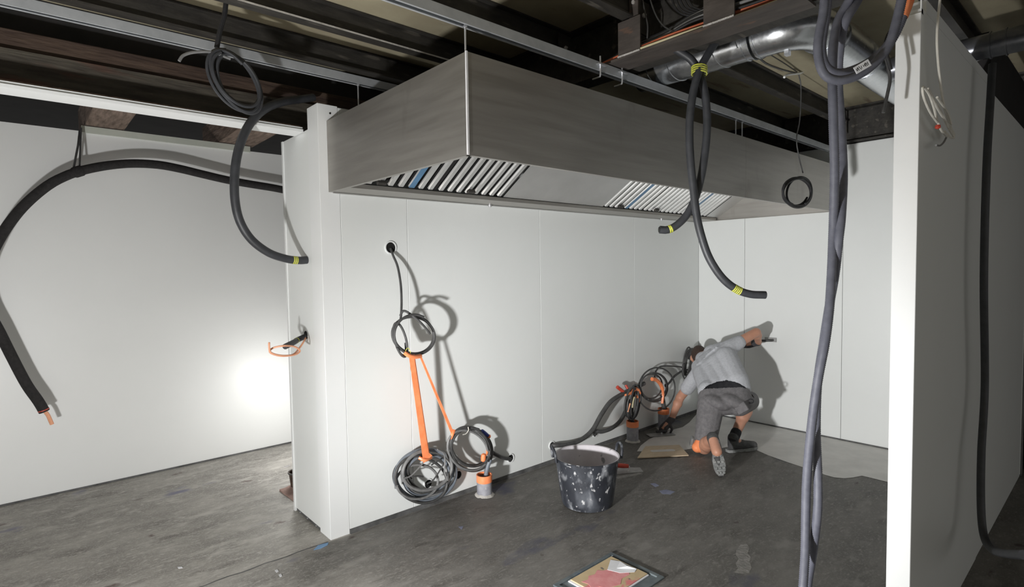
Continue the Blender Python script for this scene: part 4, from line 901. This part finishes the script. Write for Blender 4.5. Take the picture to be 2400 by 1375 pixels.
chest, neck, head = V3(3.40,-.597,.670), V3(3.555,-.433,.728), V3(3.685,-.275,.680)
shL, elL, wrL, haL = V3(3.43,-.445,.615), V3(3.42,-.225,.315), V3(3.285,-.215,.125), V3(3.21,-.185,.055)
shR, elR, wrR, haR = V3(3.52,-.675,.835), V3(3.745,-.815,.965), U(1778, 802, x=3.93), U(1742, 808, x=4.0)
kneeR, ankR = V3(3.50,-.880,.385), V3(3.175,-.885,.115)
man = empty('person', (3.05, -.87, 0), 'kneeling worker in grey t-shirt and grey shorts reaching to the back wall', 'person')
up_s = (neck-chest).normalized(); lat = (shR-shL).normalized(); latp = (hipR-hipL).normalized()
back = up_s.cross(lat).normalized()
if back.z < 0: back = -back                               # outward normal of his back
face = V3(0.62, 0.45, -0.62).normalized(); sideh = face.cross(V3(0, 0, 1)).normalized(); uph = sideh.cross(face).normalized()
ankL = V3(2.715,-.945,.235)
body = [('c', pel-latp*.06, waist-latp*.06, .080, .065), ('c', pel+latp*.06, waist+latp*.06, .080, .065), ('c', waist, chest, .07, .07), ('c', chest-lat*.07, shL, .06, .050), ('c', chest+lat*.07, shR, .06, .050),
        ('c', chest, neck, .07, .052), ('c', neck, head, .055, .05),
        ('c', shL, elL, .052, .042), ('c', elL, wrL, .043, .029), ('c', elL.lerp(wrL, .28), elL.lerp(wrL, .30), .046, .045), ('c', wrL, haL, .028, .028),
        ('c', shR, elR, .052, .042), ('c', elR, wrR, .043, .029), ('c', elR.lerp(wrR, .28), elR.lerp(wrR, .30), .046, .045), ('c', wrR, haR, .028, .026),
        ('c', hipL, kneeL, .088, .060), ('c', kneeL, ankL, .058, .040), ('c', kneeL.lerp(ankL, .32), kneeL.lerp(ankL, .45), .062, .058),
        ('c', hipR, kneeR, .088, .060), ('c', kneeR, ankR, .056, .036), ('c', kneeR.lerp(ankR, .28)+V3(-.012, 0, 0), kneeR.lerp(ankR, .45)+V3(-.012, 0, 0), .062, .056),
        ('c', ankL, heelL.lerp(toeL, .3), .038, .04), ('c', ankR, V3(3.25,-.91,.05), .036, .036),
        ('e', head, (sideh, face, uph), (.074, .094, .105)), ('e', head+face*.045-uph*.055, (sideh, face, uph), (.052, .055, .055)),
        ('c', head+face*.092-uph*.005, head+face*.108-uph*.028, .010, .014),                       # nose
        ('c', head+face*.088+uph*.018-sideh*.04, head+face*.088+uph*.018+sideh*.04, .012, .012),   # brow
        ('c', head+face*.090-uph*.062-sideh*.02, head+face*.090-uph*.062+sideh*.02, .009, .009),   # mouth
        ('e', head-sideh*.076-uph*.012, (sideh, face, uph), (.011, .019, .031)), ('e', head+sideh*.076-uph*.012, (sideh, face, uph), (.011, .019, .031))]
blob('body', body, .0085, M['skin'], man, 3)
for s in (-1, 1):
    MB().lathe([(0.0001, -.009), (.008, -.005), (.011, 0), (.008, .006), (.0001, .010)], head+face*.084+sideh*s*.031-uph*.004, 10, face).build('eye', M['trim'], man, smooth=True)
# hair: cap over the back of the skull
hair = [('e', head-face*.012+uph*.012, (sideh, face, uph), (.079, .096, .107)), ('e', head-face*.045-uph*.02, (sideh, face, uph), (.068, .060, .082))]
ho = blob('hair', hair, .008, M['hair'], man, 2)
me = ho.data; b_ = bmesh.new(); b_.from_mesh(me)
off = OFF[ho]
cut = [v for v in b_.verts if (v.co+off-head).dot(face) > .045 and (v.co+off-head).dot(uph) < .055 or (v.co+off-head).dot(uph) < -.030 and (v.co+off-head).dot(face) > -.03 or (abs((v.co+off-head).dot(sideh)) > .066 and (v.co+off-head).dot(uph) < .012 and abs((v.co+off-head).dot(face)) < .03)]
bmesh.ops.delete(b_, geom=cut, context='VERTS'); b_.to_mesh(me); b_.free()
# t-shirt
low = pel.lerp(waist, .66)
shirt = []
for o in (-.125, -.045, .045, .125):
    shirt += [('c', low+latp*o, waist+(latp*.6+lat*.4)*o, .094, .098), ('c', waist+(latp*.6+lat*.4)*o, chest+lat*o*1.0, .098, .102)]
    shirt += [('c', chest+lat*o, chest.lerp(neck, .62)+lat*o*.95, .098, .082)]
shirt += [('c', chest-lat*.10, shL, .095, .074), ('c', chest+lat*.10, shR, .095, .074), ('c', shL, shL.lerp(elL, .66), .073, .066), ('c', shR, shR.lerp(elR, .34), .073, .064),
          ('c', neck-lat*.05, shL, .072, .066), ('c', neck+lat*.05, shR, .072, .068), ('c', chest, neck.lerp(chest, .12), .1, .068)]
rnd = random.Random(5)
for k in range(9):                                        # folds across the back
    t0 = rnd.uniform(.05, .95); base = low.lerp(chest.lerp(neck, .45), t0); o = rnd.uniform(-.11, .03)
    p0 = base+lat*o+back*(.099+.004*rnd.random()); p1 = base+lat*(o+rnd.uniform(.06, .13))+up_s*rnd.uniform(-.02, .035)+back*.100
    shirt.append(('c', p0, p1, .006, .0045))
ts = blob('t_shirt', shirt, .0075, M['shirt'], man, 2)
ax_ = (waist-pel).normalized(); hem = pel.lerp(waist, .70); b_ = bmesh.new(); b_.from_mesh(ts.data); off = OFF[ts]
for v in b_.verts:
    q = v.co+off-hem
    p_ = v.co+off; sg = elL-shL; t_ = max(0, min(1, (p_-shL).dot(sg)/sg.length_squared))
    if (p_-(shL+sg*t_)).length < .092 or (p_-hem).dot(up_s) > .07: v.tag = False; continue
    v.tag = q.dot(ax_) < .022-2.6*q.dot(latp)**2
bmesh.ops.delete(b_, geom=[v for v in b_.verts if v.tag], context='VERTS'); b_.to_mesh(ts.data); b_.free()
# dark undershirt / waistband showing between shirt and shorts
ub = []
for o in (-.115, -.06, 0, .06, .115): ub += [('c', pel.lerp(waist, .10)+latp*o, pel.lerp(waist, .78)+(latp*.65+lat*.35)*o*.92, .096, .085)]
blob('undershirt', ub, .009, M['blackcloth'], man, 3)
# work shorts
sh = []
for o in (-.115, -.075, -.035, 0, .035, .075, .115): sh += [('c', pel.lerp(hipL.lerp(hipR, .5), .75)+latp*o, pel.lerp(waist, .30)+latp*o, .106, .101)]
sh += [('c', hipL-latp*.01, hipL.lerp(kneeL, .80), .112, .092), ('c', hipR+latp*.01, hipR.lerp(kneeR, .86), .112, .088),
       ('e', pel-up_s*.055-latp*.065+back*.02, (latp, up_s, back), (.095, .105, .09)), ('e', pel-up_s*.055+latp*.065+back*.02, (latp, up_s, back), (.095, .105, .09))]
so = blob('work_shorts', sh, .008, M['shorts'], man, 3)
b_ = bmesh.new(); b_.from_mesh(so.data); off = OFF[so]; top_ = pel.lerp(waist, .30)
bmesh.ops.delete(b_, geom=[v for v in b_.verts if (v.co+off-top_).dot(ax_) > .012 and (v.co+off-kneeR).length > .22], context='VERTS'); b_.to_mesh(so.data); b_.free()
# pockets with flaps on the seat, belt loop and tool loop
vd = (CAM-pel).normalized()
for s, L in ((-1, U2([(1643,938),(1674,948),(1672,972),(1644,968)], x=3.0)), (1, U2([(1725,953),(1748,940),(1752,958),(1728,974)], x=3.06))):
    c = (L[0]+L[1]+L[2]+L[3])/4; e1 = (L[1]-L[0]).normalized(); e2 = (L[3]-L[0]); e2 = (e2-e1*e2.dot(e1)).normalized(); e3 = e1.cross(e2)
    MB().obox(c, e1, e2, e3, (L[1]-L[0]).length/2, (L[3]-L[0]).length/2, .010).build('pocket_flap', M['shorts'], so, bevel=.004)
MB().tube(spline(U2([(1752,938),(1759,935),(1765,937),(1765,943),(1758,944),(1752,940)], x=3.16)), .004, 7).build('tool_loop', M['blackcloth'], so, smooth=True)
# knee pad
kp = [('c', kneeL+V3(-.03,.045,-.005), kneeL+V3(.05,.04,.03), .045, .05), ('c', kneeL+V3(0,.01,.02), kneeL+V3(.03,.0,.05), .072, .075)]
tag(blob('knee_pad', kp, .007, M['orange'], man, 2), 'orange knee pad')
MB().obox(kneeL+V3(-.035,.095,.035), (.6,.5,.3), (-.5,.8,0), (0,-.2,1), .030, .012, .038).build('pad_strap', M['cable_gr'], man, bevel=.006)
# shoes
fd = (toeL-heelL).normalized(); fn = (CAM-heelL); fn = (fn-fd*fn.dot(fd)).normalized(); fs = fd.cross(fn)    # sole of the kneeling foot faces the camera
mid = heelL-fn*.04
shl = [('c', heelL-fn*.045+fd*.01, heelL-fn*.045+fd*.12, .040, .044), ('c', heelL-fn*.04+fd*.12+fs*.008, toeL-fn*.040-fd*.045, .044, .034), ('c', heelL-fn*.06+fd*.02, ankL, .042, .046)]
blob('shoe', shl, .007, M['shoe'], man, 3)
so2 = [('c', heelL-fn*.018+fd*.0, heelL-fn*.018+fd*.10, .036, .036)]
sol = MB(); outline = []
for t_, wl_, wr_2 in ((-.035, .012, .012), (-.03, .026, .026), (-.005, .034, .034), (.05, .034, .033), (.10, .036, .037), (.15, .044, .044), (.20, .045, .044), (.235, .036, .034), (.262, .018, .016)):
    outline.append((t_, wl_, wr_2))
pts2 = [(t_, a) for t_, a, b in outline]+[(t_, -b) for t_, a, b in outline[::-1]]
n = len(pts2); V = [heelL+fd*t_+fs*w_+fn*h_ for h_ in (-.022, -.004) for t_, w_ in pts2]
sol.add(V, [(i, (i+1) % n, n+(i+1) % n, n+i) for i in range(n)]+[tuple(range(n))[::-1], tuple(range(n, 2*n))])
so_ = sol.build('sole', M['sole'], man)
for t_, a, b in outline[1:-1]:
    lug = MB()
    for w_ in (-.62, 0, .62):
        lug.obox(heelL+fd*(t_+.012)+fs*w_*a+fn*.0005, fs, fd, fn, a*.25, .009, .005)
    lug.build('tread', M['sole'], so_, bevel=.002)
fr = V3(.90, -.44, 0).normalized(); rs = V3(0, 0, 1).cross(fr)
h0 = V3(3.135, -.868, 0)
shr = [('c', h0+fr*.03+V3(0,0,.055), h0+fr*.13+V3(0,0,.055), .038, .042), ('c', h0+fr*.13+V3(0,0,.050), h0+fr*.245+V3(0,0,.040), .043, .032), ('c', h0+fr*.035+V3(0,0,.06), ankR+V3(0,0,.005), .042, .047)]
blob('shoe', shr, .007, M['shoe'], man, 3)
V = [h0+fr*(t_+.012)+rs*w_*1.02+V3(0, 0, h_) for h_ in (.0035, .027) for t_, w_ in pts2]
MB().add(V, [(i, (i+1) % n, n+(i+1) % n, n+i) for i in range(n)]+[tuple(range(n))[::-1], tuple(range(n, 2*n))]).build('sole', M['sole'], man)
blob('sock', [('c', ankR+V3(-.004,0,-.005), ankR.lerp(kneeR, .16), .045, .044)], .007, M['blackcloth'], man, 2)
# gloved hands
def hand(name, wrist, palm_dir, across, curl, grip):
    d = palm_dir.normalized(); a = (across-d*across.dot(d)).normalized(); nrm = d.cross(a)*curl   # nrm: towards the gripped thing
    P = [('c', wrist-d*.03, wrist+d*.012, .034, .033)]
    for k in (-1.2, -.4, .4, 1.2): P.append(('c', wrist+d*.012+a*.014*k, wrist+d*.082+a*.021*k, .019, .0165))
    for k, L in ((-1.5, .060), (-.5, .072), (.5, .076), (1.5, .068)):
        p0 = wrist+d*.086+a*.0205*k
        p1 = p0+(d*.80+nrm*.60*grip)*L*.48; p2 = p1+(d*.25+nrm*.97*grip).normalized()*L*.34; p3 = p2+(d*-.35+nrm*.93*grip).normalized()*L*.28
        P += [('c', p0, p1, .0105, .0098), ('c', p1, p2, .0098, .0092), ('c', p2, p3, .0092, .0082)]
    t0 = wrist+d*.025+a*.026; t1 = t0+(d*.45+a*.75+nrm*.35).normalized()*.045; t2 = t1+(d*.85+a*.05+nrm*.6).normalized()*.036
    P += [('c', t0, t1, .016, .012), ('c', t1, t2, .012, .0098)]
    return blob(name, P, .0045, M['glove'], man, 2)
hand('glove', wrL+(haL-wrL)*.25, (haL-wrL)+V3(-.03, .0, -.01), V3(.5, -.8, .1), -1, 1.0)
hand('glove', wrR+(haR-wrR)*.2, (haR-wrR), V3(.2, .1, 1), -1, .9)
# the small trowels he holds
tw = empty('hand_trowel', U(1788, 800, x=4.13), 'small smoothing trowel pressed against the back wall by the worker', 'trowel')
MB().box(4.136, 4.141, -.83, -.72, .835, .875).build('blade', M['blade'], tw)
MB().tube(spline([(4.135, -.80, .852), (4.10, -.80, .852), (4.085, -.77, .85), (4.08, -.70, .845)]), .011, 9).build('handle', M['cable_dk'], tw, smooth=True)
tw2 = empty('floor_trowel', (3.16, -.16, .006), 'dark flat trowel under the worker hand on the floor', 'trowel')
MB().obox((3.13, -.20, .0085), V3(.85, -.5, 0).normalized(), V3(.5, .85, 0).normalized(), V3(0, 0, 1), .13, .045, .002).build('blade', M['blade'], tw2)
MB().tube([(3.10, -.17, .034), (3.19, -.225, .034)], .012, 9).build('handle', M['rubber'], tw2, smooth=True)
MB().box(3.135, 3.15, -.205, -.19, .011, .03).build('stem', M['rod'], tw2)
